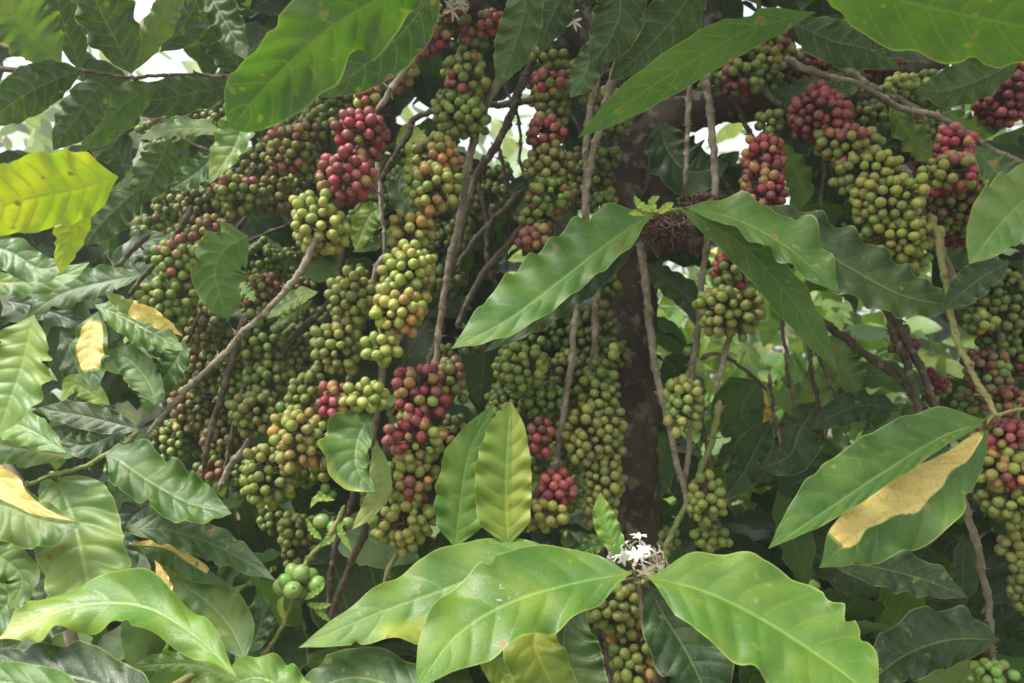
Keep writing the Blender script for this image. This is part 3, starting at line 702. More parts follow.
# upper middle
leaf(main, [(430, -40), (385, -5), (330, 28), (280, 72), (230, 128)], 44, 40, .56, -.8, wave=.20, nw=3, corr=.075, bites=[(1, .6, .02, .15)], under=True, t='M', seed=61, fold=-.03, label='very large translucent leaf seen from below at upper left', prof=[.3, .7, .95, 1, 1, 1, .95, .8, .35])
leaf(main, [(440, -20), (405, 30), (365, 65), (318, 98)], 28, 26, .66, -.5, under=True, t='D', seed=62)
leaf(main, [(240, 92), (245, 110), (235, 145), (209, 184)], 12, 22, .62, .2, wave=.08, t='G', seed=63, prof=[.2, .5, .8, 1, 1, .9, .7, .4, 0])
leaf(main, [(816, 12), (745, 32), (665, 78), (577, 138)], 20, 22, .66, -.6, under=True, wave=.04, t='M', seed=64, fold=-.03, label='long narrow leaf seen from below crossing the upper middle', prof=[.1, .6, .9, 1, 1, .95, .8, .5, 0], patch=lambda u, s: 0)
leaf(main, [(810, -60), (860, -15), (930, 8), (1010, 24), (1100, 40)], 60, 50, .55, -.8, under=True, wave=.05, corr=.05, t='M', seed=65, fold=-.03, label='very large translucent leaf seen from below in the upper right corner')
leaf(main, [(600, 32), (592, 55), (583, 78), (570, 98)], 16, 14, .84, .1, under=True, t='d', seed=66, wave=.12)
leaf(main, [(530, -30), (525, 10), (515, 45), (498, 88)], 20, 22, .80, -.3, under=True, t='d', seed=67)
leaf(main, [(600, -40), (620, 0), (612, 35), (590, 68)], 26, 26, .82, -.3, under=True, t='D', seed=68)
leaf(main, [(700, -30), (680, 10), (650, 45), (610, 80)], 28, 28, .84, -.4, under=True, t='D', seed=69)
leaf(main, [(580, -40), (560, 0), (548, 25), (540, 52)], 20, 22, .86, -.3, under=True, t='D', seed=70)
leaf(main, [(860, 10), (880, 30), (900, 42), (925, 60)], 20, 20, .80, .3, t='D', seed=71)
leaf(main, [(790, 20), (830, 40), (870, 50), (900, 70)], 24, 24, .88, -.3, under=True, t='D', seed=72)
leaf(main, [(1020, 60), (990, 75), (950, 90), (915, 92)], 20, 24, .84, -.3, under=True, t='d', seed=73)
leaf(main, [(660, 120), (668, 150), (690, 172), (728, 165)], 30, 26, 1.02, .2, t='D', seed=74)
leaf(main, [(750, 75), (790, 95), (830, 82), (860, 78)], 12, 12, 1.04, .2, t='d', seed=75)
leaf(main, [(860, 85), (845, 90), (828, 88)], 8, 8, .95, .3, t='M', seed=76)
leaf(main, [(890, 100), (905, 130), (925, 150), (955, 160)], 14, 14, 1.02, .3, t='B', seed=77)
leaf(main, [(940, 110), (965, 125), (985, 128), (1010, 118)], 12, 12, 1.0, .5, t='B', seed=78)
# right plant
leaf(rght, [(990, 421), (940, 438), (880, 475), (825, 512), (768, 549)], 13, 40, .73, .75, wave=.06, nw=5, t='M', seed=81, fold=.05, corr=.075, label='big corrugated green leaf on the right', pet=(998, 415), prof=[.15, .55, .85, 1, 1, 1, .85, .5, 0])
leaf(rght, [(990, 424), (960, 464), (910, 506), (860, 532), (819, 568)], 40, 30, .76, .5, wave=.12, nw=3, t='M', seed=82, fold=.08, corr=.035, pet=(998, 415), label='green leaf with a large bright yellow patch along its upper half', patch=lambda u, s: sm(s + .10 + .10 * math.sin(17 * u) + .05 * math.sin(41 * u), .10) * sm(u - .06, .05) * sm(.86 - u, .05), prof=[.1, .4, .7, .9, 1, 1, .9, .6, 0])
leaf(rght, [(828, 562), (880, 568), (925, 580), (968, 598)], 20, 20, .88, .6, t='D', seed=83)
leaf(rght, [(1000, 640), (950, 640), (905, 655), (860, 690)], 30, 34, .92, .8, t='D', seed=84)
leaf(rght, [(1060, 175), (1030, 195), (1000, 225), (969, 264)], 28, 36, .74, .7, wave=.07, t='P', seed=85, label='pale grey green leaf entering at the right edge')
leaf(rght, [(975, 145), (990, 165), (1010, 182), (1040, 200)], 16, 16, .85, .6, t='d', seed=86)
leaf(rght, [(1010, 262), (985, 275), (965, 290), (942, 310)], 16, 18, .82, .4, t='D', seed=87)
leaf(main, [(855, 560), (860, 500), (870, 470), (905, 455)], 22, 22, .95, .3, t='D', seed=88)
leaf(main, [(760, 380), (745, 400), (742, 415), (760, 440)], 34, 30, 1.25, .4, t='M', seed=91, label='teal green leaf with yellow rim in the gap', patch=lambda u, s: .9 if s < -.7 else 0)
leaf(main, [(870, 380), (830, 392), (800, 400), (770, 402)], 20, 20, 1.15, .5, t='G', seed=92)
leaf(main, [(900, 410), (870, 405), (840, 412), (810, 430)], 16, 16, 1.05, .4, t='D', seed=93)
leaf(main, [(935, 395), (915, 385), (870, 375), (835, 395)], 14, 14, 1.1, .4, t='M', seed=94)
leaf(main, [(850, 330), (840, 350), (845, 370), (860, 395)], 20, 20, 1.1, .4, t='P', seed=95)
leaf(main, [(820, 400), (800, 430), (790, 455), (760, 470)], 24, 24, 1.05, .5, t='D', seed=96)
leaf(main, [(770, 420), (755, 450), (745, 470), (725, 500)], 18, 20, 1.1, .3, t='d', seed=97)
leaf(main, [(700, 330), (690, 300), (665, 280), (640, 262)], 14, 14, 1.1, .3, t='d', seed=98)
leaf(main, [(770, 140), (790, 165), (800, 190), (790, 215)], 14, 14, 1.1, .3, t='B', seed=99)
leaf(main, [(395, 155), (410, 135), (418, 160), (398, 190)], 12, 12, 1.1, .3, t='Y', seed=100)
# left bush
leaf(left, [(34, 315), (26, 350), (16, 385), (-2, 435)], 30, 38, .72, .35, wave=.07, nw=5, t='G', seed=111, fold=.06, label='pale sheeny leaf hanging at the left edge')
leaf(left, [(66, 452), (30, 430), (0, 420), (-50, 412)], 20, 18, .80, .7, t='B', seed=112)
leaf(left, [(66, 456), (30, 450), (-5, 445), (-50, 448)], 20, 20, .82, .6, t='P', seed=113)
leaf(left, [(-40, 452), (0, 480), (35, 508), (78, 522)], 14, 14, .70, .3, wave=.10, nw=3, t='M', seed=114, label='bright yellow orange leaf margin at the left edge', patch=lambda u, s: 1.0, prof=[.4, .9, 1, 1, .8, .55, .3, .1, 0])
leaf(left, [(-40, 500), (0, 505), (40, 520), (80, 525)], 22, 34, .75, .6, wave=.1, t='P', seed=115)
leaf(left, [(54, 477), (68, 505), (80, 545), (96, 635)], 46, 42, .76, .75, wave=.06, nw=5, t='G', seed=116, fold=.06, corr=.05, label='tall leaf with a pale shiny right half', pet=(40, 480), prof=[.5, .85, 1, 1, 1, 1, .9, .6, 0])
leaf(left, [(30, 560), (20, 580), (10, 600), (-20, 640)], 24, 30, .82, .4, t='P', seed=117)
leaf(left, [(60, 545), (50, 590), (30, 630), (0, 670)], 30, 26, .88, .4, t='D', seed=118)
leaf(left, [(-30, 540), (5, 560), (22, 580), (10, 610)], 20, 20, .78, .4, t='P', seed=119)
leaf(left, [(122, 530), (165, 530), (215, 545), (275, 580)], 18, 18, .78, .9, wave=.10, nw=5, t='d', seed=120, fold=.05, label='dark green leaf arching over a yellowed one', corr=.04)
leaf(left, [(128, 545), (165, 550), (190, 565), (225, 585)], 10, 16, .80, .5, wave=.12, t='M', seed=121, label='yellowed leaf with orange margin', patch=lambda u, s: .75 if (s < -.1 and u < .8) else .2)
leaf(left, [(155, 560), (165, 580), (172, 600), (182, 615)], 5, 6, .74, .2, wave=.15, t='y', seed=122, label='narrow yellow curled leaf edge', patch=lambda u, s: .8)
leaf(left, [(245, 660), (232, 630), (205, 600), (168, 578)], 26, 28, .78, .7, wave=.09, t='P', seed=123, corr=.02)
leaf(left, [(236, 676), (195, 636), (140, 606), (70, 607), (-4, 640)], 26, 26, .66, .9, wave=.26, nw=3, t='B', seed=124, fold=.0, patch=lambda u, s: .42 * sm(u - .62, .5), label='lime green wavy leaf arching across the lower left', prof=[.3, .5, .85, 1, 1, .95, .9, .6, 0])
leaf(left, [(236, 680), (200, 666), (165, 664), (127, 668)], 10, 12, .70, .7, t='B', seed=125)
leaf(left, [(160, 740), (110, 690), (50, 672), (-30, 660)], 30, 32, .64, .8, wave=.09, nw=5, t='D', seed=126, label='dark green leaf with pale rim at the bottom left', prof=[.5, .8, 1, 1, 1, .9, .6, .4, 0])
leaf(left, [(120, 760), (60, 700), (0, 682), (-50, 680)], 28, 24, .60, .8, wave=.08, t='M', seed=127)
leaf(left, [(320, 720), (285, 690), (255, 678), (215, 690)], 22, 24, .68, .8, t='B', seed=128)
leaf(left, [(450, 710), (400, 688), (350, 678), (290, 700)], 32, 30, .70, .8, wave=.05, t='d', seed=129, label='dark green leaf with a brown hole scar at the bottom')
leaf(left, [(245, 655), (255, 640), (262, 615), (258, 590)], 14, 12, .86, .3, t='d', seed=130)
leaf(left, [(180, 700), (210, 690), (240, 700), (270, 730)], 18, 18, .72, .7, t='P', seed=131)
leaf(left, [(-30, 240), (10, 252), (40, 268), (70, 262)], 16, 20, .85, .5, t='M', seed=132)
leaf(left, [(-30, 280), (20, 282), (60, 275), (90, 262)], 10, 16, .88, .5, t='B', seed=133)
leaf(left, [(140, 275), (105, 282), (60, 295), (25, 318)], 16, 18, .9, .6, t='M', seed=134, label='green leaf with reddish tinge')
leaf(left, [(60, 330), (72, 350), (80, 380), (70, 410)], 16, 16, .9, .4, t='d', seed=135)
leaf(left, [(110, 405), (95, 395), (75, 385), (62, 400)], 10, 12, .88, .4, t='Y', seed=136)
leaf(left, [(0, 300), (30, 305), (60, 315), (95, 330)], 10, 12, .92, .4, t='D', seed=137)
leaf(left, [(130, 420), (112, 435), (85, 445), (60, 440)], 16, 14, .9, .4, t='d', seed=138)
leaf(left, [(150, 505), (130, 520), (125, 545), (135, 575)], 18, 20, .9, .4, t='D', seed=139)
leaf(left, [(160, 290), (130, 262), (150, 240), (170, 238)], 14, 14, 1.0, .4, t='d', seed=140)
# upper left tree, backlit
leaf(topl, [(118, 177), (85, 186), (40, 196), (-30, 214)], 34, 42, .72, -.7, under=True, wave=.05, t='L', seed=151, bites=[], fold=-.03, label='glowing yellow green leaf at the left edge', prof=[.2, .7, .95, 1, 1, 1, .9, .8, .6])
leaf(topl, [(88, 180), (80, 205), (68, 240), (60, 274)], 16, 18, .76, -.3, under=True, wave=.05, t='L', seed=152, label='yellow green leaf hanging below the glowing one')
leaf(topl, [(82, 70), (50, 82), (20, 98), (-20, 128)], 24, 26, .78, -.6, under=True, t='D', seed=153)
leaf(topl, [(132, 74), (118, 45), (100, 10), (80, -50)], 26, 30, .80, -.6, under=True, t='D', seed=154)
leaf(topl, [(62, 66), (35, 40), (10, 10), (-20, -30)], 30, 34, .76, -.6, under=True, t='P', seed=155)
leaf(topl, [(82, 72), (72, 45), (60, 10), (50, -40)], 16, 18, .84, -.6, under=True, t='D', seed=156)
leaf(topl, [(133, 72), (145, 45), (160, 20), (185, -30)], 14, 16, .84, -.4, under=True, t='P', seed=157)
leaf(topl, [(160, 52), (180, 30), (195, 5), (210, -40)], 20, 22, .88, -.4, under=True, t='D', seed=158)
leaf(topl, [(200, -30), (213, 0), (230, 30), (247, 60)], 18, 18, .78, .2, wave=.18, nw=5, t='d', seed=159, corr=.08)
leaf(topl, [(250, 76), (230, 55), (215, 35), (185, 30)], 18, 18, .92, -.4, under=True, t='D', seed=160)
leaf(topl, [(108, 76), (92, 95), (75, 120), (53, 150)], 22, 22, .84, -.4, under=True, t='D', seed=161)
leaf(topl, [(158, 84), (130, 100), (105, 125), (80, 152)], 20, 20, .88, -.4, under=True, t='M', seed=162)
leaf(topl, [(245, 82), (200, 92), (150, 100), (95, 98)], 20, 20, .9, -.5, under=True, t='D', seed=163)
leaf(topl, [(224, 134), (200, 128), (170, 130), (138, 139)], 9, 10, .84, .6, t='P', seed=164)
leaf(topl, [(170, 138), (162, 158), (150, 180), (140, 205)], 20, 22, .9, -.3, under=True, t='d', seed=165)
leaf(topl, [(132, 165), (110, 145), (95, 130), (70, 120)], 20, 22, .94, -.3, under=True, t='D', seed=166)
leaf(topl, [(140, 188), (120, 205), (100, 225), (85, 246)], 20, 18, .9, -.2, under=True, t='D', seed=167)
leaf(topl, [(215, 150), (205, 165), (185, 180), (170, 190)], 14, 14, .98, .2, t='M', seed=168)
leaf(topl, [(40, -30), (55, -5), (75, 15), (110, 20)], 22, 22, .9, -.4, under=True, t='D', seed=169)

GAPS = [(506, 128, 30), (502, 155, 18), (690, 135, 30), (735, 118, 20), (55, 112, 30), (150, 62, 30), (125, 30, 16), (780, 350, 62), (850, 350, 45), (720, 390, 40), (20, 110, 25), (800, 190, 20), (680, 290, 22), (940, 340, 25), (970, 110, 16), (420, 115, 9)]
# ------------------------------------------------ cherry clusters: x, y, rx, ry, mix, depth, separate cherries, label
C = [
 (320, 224, 29, 30, 'YYYy', .82, 1, 'yellow green cherry cluster below the red ones'), (345, 176, 30, 22, 'RRRP', .83, 1, 'deep red cherry cluster'), (363, 134, 29, 23, 'RRRMP', .84, 1, 'red cherry cluster'),
 (368, 97, 16, 14, 'RY', .85, 0, None), (400, 66, 20, 19, 'RPRGY', .88, 0, None), (427, 38, 22, 16, 'RRMP', .92, 0, None), (452, 20, 20, 13, 'RPG', .94, 0, None), (492, 22, 16, 12, 'PR', .95, 0, None), (470, 44, 18, 13, 'gGP', .96, 0, None),
 (465, 78, 24, 20, 'GGyP', .92, 0, None), (460, 116, 28, 20, 'Gyg', .92, 0, None), (438, 156, 26, 17, 'GyO', .9, 0, None), (433, 189, 29, 21, 'yGYOy', .86, 1, None), (413, 231, 25, 19, 'yyYOG', .86, 1, None),
 (411, 271, 29, 26, 'YyYyG', .82, 1, 'yellow green cherry cluster in the centre left column'), (400, 308, 29, 24, 'YYYOy', .80, 1, None), (381, 345, 20, 19, 'YYy', .79, 1, None),
 (354, 297, 26, 23, 'yGG', .88, 1, None), (338, 346, 28, 24, 'yGG', .88, 1, None), (331, 400, 17, 19, 'PPR', .86, 1, 'small pinkish red cherry cluster'), (306, 396, 19, 22, 'yG', .92, 0, None), (366, 397, 24, 14, 'YyY', .80, 1, None),
 (302, 440, 34, 26, 'YyyO', .86, 1, 'large yellow green cherry cluster'), (268, 478, 28, 26, 'yYyG', .88, 1, None), (322, 470, 16, 12, 'yG', .92, 0, None), (285, 420, 14, 16, 'Gy', .94, 0, None),
 (419, 396, 30, 25, 'RRPM|RROPY', .86, 1, 'red and orange cherry cluster at the head of the mixed column'), (414, 438, 30, 24, 'RROYyP', .84, 1, 'mixed cherry cluster in red, orange and green'), (410, 478, 28, 22, 'yOyGR', .84, 1, None), (404, 519, 32, 27, 'yYyG', .84, 1, 'green cherry cluster at the foot of the mixed column'),
 (449, 378, 19, 20, 'gGB', .92, 0, None), (455, 430, 14, 16, 'gB', .96, 0, None), (372, 500, 14, 14, 'Gy', .96, 0, None),
 # left, farther back
 (332, 98, 24, 16, 'gGg', 1.08, 0, None), (300, 110, 22, 18, 'gGg', 1.12, 0, None), (318, 128, 24, 18, 'GgB', 1.05, 0, None), (290, 150, 26, 20, 'GyPB', 1.02, 0, None), (262, 168, 26, 20, 'gGg', 1.08, 0, None), (310, 165, 18, 18, 'GgB', 1.04, 0, None),
 (238, 195, 28, 18, 'yGgP', 1.0, 0, None), (200, 208, 24, 20, 'gGg', 1.04, 0, None), (272, 196, 22, 16, 'Gg', 1.05, 0, None), (212, 232, 20, 15, 'GyPB', .98, 0, None), (176, 262, 22, 22, 'yyGP', .95, 0, None), (168, 302, 28, 24, 'GyG', .94, 0, None), (150, 232, 16, 16, 'gGB', 1.1, 0, None),
 (262, 262, 22, 20, 'gG', 1.12, 0, None), (262, 292, 20, 18, 'GgB', 1.08, 0, None), (205, 325, 20, 22, 'Gg', 1.05, 0, None), (262, 338, 26, 22, 'Gyg', 1.0, 0, None), (270, 378, 24, 20, 'Gyg', 1.0, 0, None), (256, 412, 26, 20, 'Ggy', .98, 0, None), (222, 348, 20, 18, 'Gg', 1.08, 0, None),
 (200, 370, 20, 20, 'GgB', 1.1, 0, None), (190, 408, 22, 22, 'gGB', 1.12, 0, None), (218, 440, 20, 24, 'gGB', 1.12, 0, None), (212, 470, 16, 12, 'gB', 1.08, 0, None), (175, 442, 16, 18, 'gG', 1.12, 0, None), (232, 385, 16, 18, 'Gg', 1.1, 0, None), (300, 355, 16, 20, 'gG', 1.12, 0, None), (300, 210, 14, 16, 'gB', 1.12, 0, None),
 (298, 540, 20, 26, 'gG', 1.02, 0, None), (270, 520, 14, 14, 'gG', 1.05, 0, None), (345, 452, 12, 10, 'gG', 1.0, 0, None),
 # centre
 (547, 60, 22, 13, 'Gy', .98, 0, None), (549, 84, 22, 13, 'POGR', .96, 0, None), (552, 110, 20, 15, 'yGg', .97, 0, None), (545, 134, 22, 15, 'RMPR', .95, 0, None), (550, 165, 26, 17, 'GyG', .95, 0, None), (548, 196, 26, 17, 'yGGP', .94, 0, None), (540, 218, 22, 13, 'gGy', .96, 0, None), (533, 238, 20, 13, 'ROP', .94, 0, None),
 (580, 85, 14, 16, 'yGP', .98, 0, None), (490, 200, 24, 16, 'gg', 1.12, 0, None), (500, 175, 18, 10, 'gg', 1.15, 0, None),
 (548, 322, 28, 24, 'gg', 1.02, 0, None), (592, 330, 26, 26, 'gg', 1.02, 0, None), (520, 368, 28, 22, 'Ggy', .93, 0, None), (565, 375, 28, 22, 'gG', 1.0, 0, None), (545, 400, 28, 16, 'GgG', .96, 0, None), (598, 392, 22, 24, 'Gyg', .95, 0, None), (592, 436, 32, 26, 'yGG', .93, 0, None), (566, 455, 20, 18, 'gG', 1.0, 0, None),
 (540, 436, 15, 20, 'RM', .9, 0, 'small dark red cherry cluster beside the yellow green leaf'), (556, 490, 22, 17, 'RMRP', .90, 0, 'dark red cherry cluster behind the bright leaves'), (545, 515, 26, 14, 'yYG', .88, 0, None), (605, 480, 22, 22, 'yGG', .92, 0, None), (598, 510, 24, 14, 'Gy', .92, 0, None), (614, 352, 8, 8, 'G', .9, 0, None),
 (683, 403, 20, 26, 'GGy', .86, 1, None), (732, 270, 24, 18, 'MRMR|RGgG', .88, 1, 'dark red and green cherry cluster right of the trunk'), (728, 312, 38, 20, 'GGy', .88, 1, None), (706, 500, 20, 23, 'yGG', .90, 1, None), (710, 538, 20, 13, 'yG', .92, 0, None), (690, 352, 8, 8, 'G', .96, 0, None), (668, 540, 12, 14, 'Gg', 1.0, 0, None),
 (770, 124, 15, 15, 'gG', .98, 0, None), (764, 156, 22, 18, 'RRMP', .93, 0, 'red cherry cluster above the dark waved leaf'), (764, 190, 24, 24, 'RROPM', .92, 1, None),
 (818, 115, 32, 24, 'RMRM', .93, 1, 'dark red cherry cluster at the upper right'), (846, 146, 30, 17, 'RPGG', .91, 1, None), (868, 174, 32, 20, 'yGYy', .90, 1, None), (889, 204, 38, 24, 'YyYG', .88, 1, 'long yellow green cherry cluster at the upper right'), (900, 236, 34, 20, 'YYyG', .88, 1, None), (908, 262, 24, 12, 'yYG', .90, 0, None),
 (762, 52, 30, 18, 'MgGM', 1.04, 0, None), (740, 78, 24, 14, 'RMGG', 1.0, 0, None), (800, 62, 24, 14, 'gM', 1.06, 0, None), (835, 60, 26, 18, 'gMB', 1.08, 0, None), (885, 55, 24, 16, 'gM', 1.06, 0, None), (898, 84, 20, 10, 'yGY', 1.0, 0, None), (930, 92, 18, 12, 'yGg', 1.0, 0, None), (800, 85, 24, 14, 'MgB', 1.08, 0, None), (910, 130, 18, 16, 'gB', 1.08, 0, None),
 (955, 146, 20, 20, 'RRP', .95, 0, 'small red cherry cluster at the far upper right'), (952, 174, 32, 18, 'yPyR', .93, 0, None), (958, 208, 32, 22, 'gGMB', .96, 0, None), (988, 188, 15, 16, 'yYO', .92, 0, None), (928, 162, 16, 22, 'MgB', 1.04, 0, None), (935, 222, 20, 18, 'gMB', 1.04, 0, None), (965, 235, 22, 14, 'gGM', 1.0, 0, None),
 (1006, 94, 30, 30, 'MMR', .98, 0, 'dark red cherry cluster at the right edge'),
 (612, 606, 27, 22, 'yGG', .84, 1, None), (636, 656, 26, 28, 'yGyO', .84, 1, None),
 (470, 345, 14, 10, 'gB', 1.0, 0, None), (905, 345, 14, 18, 'BMY', 1.25, 0, None), (935, 385, 14, 16, 'MRY', 1.25, 0, None),
]
# the 96 largest are parts of their own; the small ones behind them make one mass
order = sorted(range(len(C)), key=lambda i: -(C[i][2] * C[i][3] * (3 if C[i][6] or C[i][7] else 1)))
own = set(order[:96]); MASS = []
for i, (x, y, rx, ry, mix, d, ind, lab) in enumerate(C):
    if i in own: cluster(main, x, y, rx * .98, ry * 1.22, mix, d, bool(ind), lab)
    else: cluster(None, x, y, rx, ry * 1.1, mix, d, False, None, stuff=MASS)
rb = np.random.default_rng(77)
for (x0, x1, y0, y1, nn, d0, d1) in [(150, 335, 95, 260, 24, 1.12, 1.3), (150, 330, 250, 480, 34, 1.1, 1.3), (320, 450, 180, 520, 16, 1.08, 1.25), (490, 625, 285, 510, 24, 1.03, 1.1),
                                     (525, 585, 40, 250, 9, 1.05, 1.15), (400, 470, 50, 240, 12, 1.05, 1.2), (590, 620, 60, 210, 5, 1.0, 1.05), (690, 790, 50, 110, 9, 1.0, 1.06), (420, 520, 180, 260, 5, 1.15, 1.25), (780, 960, 50, 130, 14, 1.08, 1.2), (840, 980, 130, 250, 12, 1.08, 1.2), (960, 1030, 290, 420, 6, 1.08, 1.15)]:
    for q in range(nn):
        qx, qy = rb.uniform(x0, x1), rb.uniform(y0, y1)
        if any(math.hypot(qx - gx, qy - gy) < gr + 12 for gx, gy, gr in GAPS): continue
        cluster(None, qx, qy, rb.uniform(13, 22), rb.uniform(12, 20), ['gGg', 'gg', 'gGG', 'gGGgB', 'Gyg'][rb.integers(0, 5)], rb.uniform(d0, d1), False, None, stuff=MASS)
off = 0; vv, ff, cc, nn_ = [], [], [], []
for v, f, c_, n_ in MASS: vv.append(v); ff.append(f + off); cc.append(c_); nn_.append(n_); off += len(v)
o = build('cherries', np.vstack(vv), np.vstack(ff), [CHERRY], main, attrs={'col': np.vstack(cc), 'nav': np.concatenate(nn_)}); o['kind'] = 'stuff'
CR = [
 (1000, 300, 34, 30, 'gg', 1.0, 0, None), (1008, 350, 28, 28, 'ggM', 1.02, 0, None), (982, 322, 18, 12, 'OYg', .95, 0, None), (985, 372, 22, 24, 'MBg', 1.0, 0, None), (1005, 400, 22, 16, 'MBg', .98, 0, None),
 (1006, 436, 30, 18, 'OPRM', .88, 1, 'orange and red cherry cluster at the right edge'), (1006, 470, 32, 20, 'OYRyO', .87, 1, None), (1012, 504, 28, 22, 'yYOG', .87, 1, None), (1020, 545, 20, 24, 'yG', .9, 0, None), (1022, 590, 14, 26, 'gG', 1.0, 0, None), (992, 672, 24, 13, 'KyG', .9, 0, None),
]
for x, y, rx, ry, mix, d, ind, lab in CR:
    cluster(rght, x, y, rx, ry, mix, d, bool(ind), lab)
# large fresh green cherries on the young twig
cluster(main, 297, 586, 26, 24, 'K', .78, True, 'loose whorl of large bright green cherries', big=1.45, dens=.66)
cluster(main, 334, 521, 22, 12, 'K', .82, True, 'small whorl of fresh green cherries', big=1.25, dens=.7)
cluster(main, 326, 492, 14, 9, 'K', .86, False, None, big=1.05, dens=.6)
branch(main, [(345, 505), (330, 535), (312, 555), (304, 575), (296, 605), (284, 635), (268, 660)], .80, 3.0, 'g', d2=.78)
for q in [((322, 540), (312, 530), (308, 520)), ((318, 545), (330, 540), (336, 534)), ((304, 600), (318, 590), (325, 582)), ((306, 604), (320, 606), (332, 604)), ((284, 620), (280, 605), (284, 595)),
          ((345, 520), (340, 530), (352, 552)), ((312, 605), (320, 612), (330, 622)), ((335, 500), (318, 498), (310, 508))]:
    leaf(main, q, 3.5, 3.5, .77, .3, wave=.1, t='Y', name='young_leaf')

# ------------------------------------------------ flowers
def flowers(x, y, rad, n, d, label=None, parent=None, mat=None, plen=.012):
    r = np.random.default_rng(int(x)); VV, FF, off = [], [], 0
    C0 = P(x, y, d)
    for i in range(n):
        dr = r.normal(size=3) + [0, -.6, .5]; dr /= np.linalg.norm(dr)
        o = C0 + dr * rad * d / FOC * r.uniform(.5, 1)
        tv, tf = tube_geo(np.array([C0, (C0 + o) / 2, o]), .0007, 4); VV.append(tv); FF.append(tf + off); off += len(tv)
        e1 = np.cross(dr, [.3, .2, 1]); e1 /= np.linalg.norm(e1); e2 = np.cross(dr, e1)
        for k in range(6):
            a = k * math.pi / 3 + r.uniform(-.2, .2); pd = math.cos(a) * e1 + math.sin(a) * e2; sd_ = -math.sin(a) * e1 + math.cos(a) * e2
            L = plen * r.uniform(.8, 1.15); wd_ = .0019; bend = r.uniform(-.3, .6)
            pts = [o - sd_ * wd_ * .4, o + sd_ * wd_ * .4, o + pd * L * .55 + dr * bend * L * .4 + sd_ * wd_, o + pd * L * .55 + dr * bend * L * .4 - sd_ * wd_,
                   o + pd * L + dr * bend * L * .1 + sd_ * wd_ * .3, o + pd * L + dr * bend * L * .1 - sd_ * wd_ * .3]
            VV.append(np.array(pts)); FF.append(np.array([[0, 1, 2, 3], [3, 2, 4, 5]]) + off); off += 6
    o = build('flower_cluster', np.vstack(VV), np.vstack(FF), mat or PETAL, parent or main)
    if label: o['label'] = label
flowers(641, 560, 26, 10, .75, 'white star shaped blossoms on the bottom shoot', plen=.0085)
flowers(618, 556, 9, 5, .75, plen=.008)
flowers(650, 566, 18, 8, .75, 'withering pinkish blossoms on the bottom shoot', mat=plain('withered_petals', (.50, .38, .30), .8), plen=.007)
flowers(430, 6, 14, 8, .9); flowers(458, 8, 10, 7, .9, 'white blossoms at the top edge'); flowers(692, 6, 10, 5, .95); flowers(575, 20, 8, 3, .95)
fp = thing('fallen_petals', 'few fallen white petals lying on the largest sunlit leaf', 'petals', P(506, 592, .655))
fo = None
_r = np.random.default_rng(5); VV, FF = [], []
for i in range(5):
    cc_ = P(506 + _r.normal() * 7, 592 + _r.normal() * 5, .643); a = _r.uniform(0, 3.1); e1 = np.array([math.cos(a), -.3, math.sin(a) * .7]); e2 = np.array([-math.sin(a), -.3, math.cos(a) * .7]); L = .0035
    VV += [cc_ - e1 * L, cc_ - e2 * .0012, cc_ + e1 * L + [0, -.001, 0], cc_ + e2 * .0012]; FF.append([4 * i, 4 * i + 1, 4 * i + 2, 4 * i + 3])
build('petal', np.array(VV), np.array(FF), PETAL, fp)
def dried(x, y, rx, ry, n, d):
    r = np.random.default_rng(int(x)); VV, FF, off = [], [], 0; px = d / FOC; C0 = P(x, y, d)
    for i in range(n):
        q = r.normal(size=3); q /= np.linalg.norm(q); a = C0 + q * np.array([rx, (rx + ry) / 2, ry]) * px * r.uniform(.2, .9)
        b_ = a + r.normal(size=3) * .005; c = b_ + r.normal(size=3) * .004
        tv, tf = tube_geo(np.array([a, b_, c]), r.uniform(.0006, .0016), 5); VV.append(tv); FF.append(tf + off); off += len(tv)
    build('dried_flowers', np.vstack(VV), np.vstack(FF), DRIED, main)['label'] = 'brown withered blossoms clinging to the node'
dried(665, 228, 34, 18, 420, .90); dried(700, 205, 22, 10, 150, .92); dried(598, 76, 14, 10, 90, .95)

# ------------------------------------------------ foliage masses of the tree: inner leaves and the crown overhead
def keep(pos, f=.85):
    x, y, d = proj(pos); ok = np.ones(len(pos), bool)
    for gx, gy, gr in GAPS: ok &= ~((np.hypot(x - gx, y - gy) < gr * (1.0 if gx in (506, 780, 850, 690) else f) + 10) & (d > 0))
    return ok
n = 2700
pos = np.c_[rng.uniform(-1.5, 1.5, n), rng.uniform(1.22, 1.95, n), rng.uniform(.5, 2.75, n)]
td = rng.normal(size=(n, 3)) * [1, .6, .6] + [0, -.15, -.5]; upv = rng.normal(size=(n, 3)) * .45 + [0, -.45, .8]
sz = rng.uniform(.10, .21, n)
tn = td / np.linalg.norm(td, axis=1)[:, None]
m = keep(pos) & keep(pos + tn * sz[:, None]) & keep(pos + tn * sz[:, None] * .5)
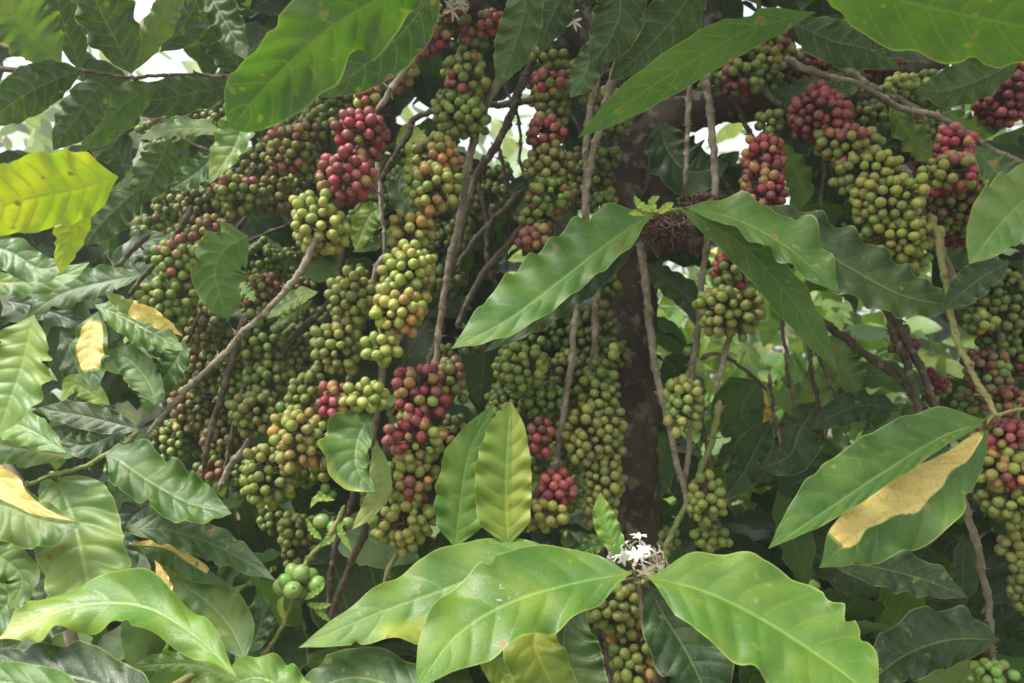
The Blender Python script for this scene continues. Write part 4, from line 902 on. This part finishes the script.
# more leaves high in the crown behind the upper clusters
n2 = 700
pos2 = np.c_[rng.uniform(-.75, .9, n2), rng.uniform(1.25, 1.9, n2), rng.uniform(1.75, 2.7, n2)]
td2 = rng.normal(size=(n2, 3)) * [1, .6, .6] + [0, -.15, -.5]; up2 = rng.normal(size=(n2, 3)) * .45 + [0, -.6, .7]; sz2 = rng.uniform(.09, .18, n2)
tn2 = td2 / np.linalg.norm(td2, axis=1)[:, None]
m2 = keep(pos2) & keep(pos2 + tn2 * sz2[:, None]) & keep(pos2 + tn2 * sz2[:, None] * .5)
pos = np.vstack([pos[m], pos2[m2]]); td = np.vstack([td[m], td2[m2]]); upv = np.vstack([upv[m], up2[m2]]); sz = np.r_[sz[m], sz2[m2]]; m = np.ones(len(pos), bool)
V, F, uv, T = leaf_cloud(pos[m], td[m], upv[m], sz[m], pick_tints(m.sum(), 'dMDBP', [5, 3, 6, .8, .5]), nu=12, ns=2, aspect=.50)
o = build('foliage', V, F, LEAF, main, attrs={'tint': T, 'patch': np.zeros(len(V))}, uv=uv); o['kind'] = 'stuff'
# crown overhead, out of frame above, which shades the fruit
n = 1300
pos = np.c_[rng.uniform(-.7, 1.7, n), rng.uniform(.42, 2.2, n), rng.uniform(2.1, 3.0, n)]
td = rng.normal(size=(n, 3)) + [0, 0, -.4]; upv = rng.normal(size=(n, 3)) * .4 + [0, 0, 1]; sz = rng.uniform(.12, .22, n)
_, yy, _ = proj(pos + td / np.linalg.norm(td, axis=1)[:, None] * sz[:, None]); _, y2, _ = proj(pos)
m = (yy < -5) & (y2 < -5) & ~((pos[:, 0] < -.2) & (pos[:, 1] < .75))
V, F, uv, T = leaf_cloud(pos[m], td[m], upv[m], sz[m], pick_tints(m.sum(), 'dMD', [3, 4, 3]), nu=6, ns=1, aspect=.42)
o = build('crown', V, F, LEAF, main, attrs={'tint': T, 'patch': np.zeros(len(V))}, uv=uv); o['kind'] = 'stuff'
# low leaves around the foot of the left and right bushes
for par, cx, w_, nn in ((left, -.72, .55, 420), (rght, .85, .5, 420)):
    pos = np.c_[rng.uniform(cx - w_, cx + w_, nn), rng.uniform(1.05, 1.5, nn), rng.uniform(.35, 1.42 if par is left else 1.25, nn)]
    td = rng.normal(size=(nn, 3)) * [1, .6, .6] + [0, -.3, -.4]; upv = rng.normal(size=(nn, 3)) * .4 + [0, -.4, .9]
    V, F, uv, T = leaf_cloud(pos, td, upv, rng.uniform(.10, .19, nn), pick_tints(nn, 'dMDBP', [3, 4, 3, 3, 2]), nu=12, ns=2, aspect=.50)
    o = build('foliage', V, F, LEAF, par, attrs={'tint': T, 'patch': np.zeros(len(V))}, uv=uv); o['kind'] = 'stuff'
print('clusters', NCL)

# ------------------------------------------------ damp air
if HAZE > 0:
    x0, x1, y0, y1, z0, z1 = -130, 130, -130, 130, -9, 16
    V = np.array([(x, y, z) for z in (z0, z1) for y in (y0, y1) for x in (x0, x1)], float)
    F = np.array([(0, 2, 3, 1), (4, 5, 7, 6), (0, 1, 5, 4), (2, 6, 7, 3), (0, 4, 6, 2), (1, 3, 7, 5)])
    hm = bpy.data.materials.new('haze'); hm.use_nodes = True; t_ = hm.node_tree; t_.nodes.clear()
    pv = t_.nodes.new('ShaderNodeVolumePrincipled'); pv.inputs['Density'].default_value = HAZE; pv.inputs['Color'].default_value = (.93, .97, 1, 1)
    pv.inputs['Anisotropy'].default_value = .3
    oo = t_.nodes.new('ShaderNodeOutputMaterial'); t_.links.new(pv.outputs[0], oo.inputs['Volume'])
    o = build('haze', V, F, hm, smooth=False); o['kind'] = 'stuff'
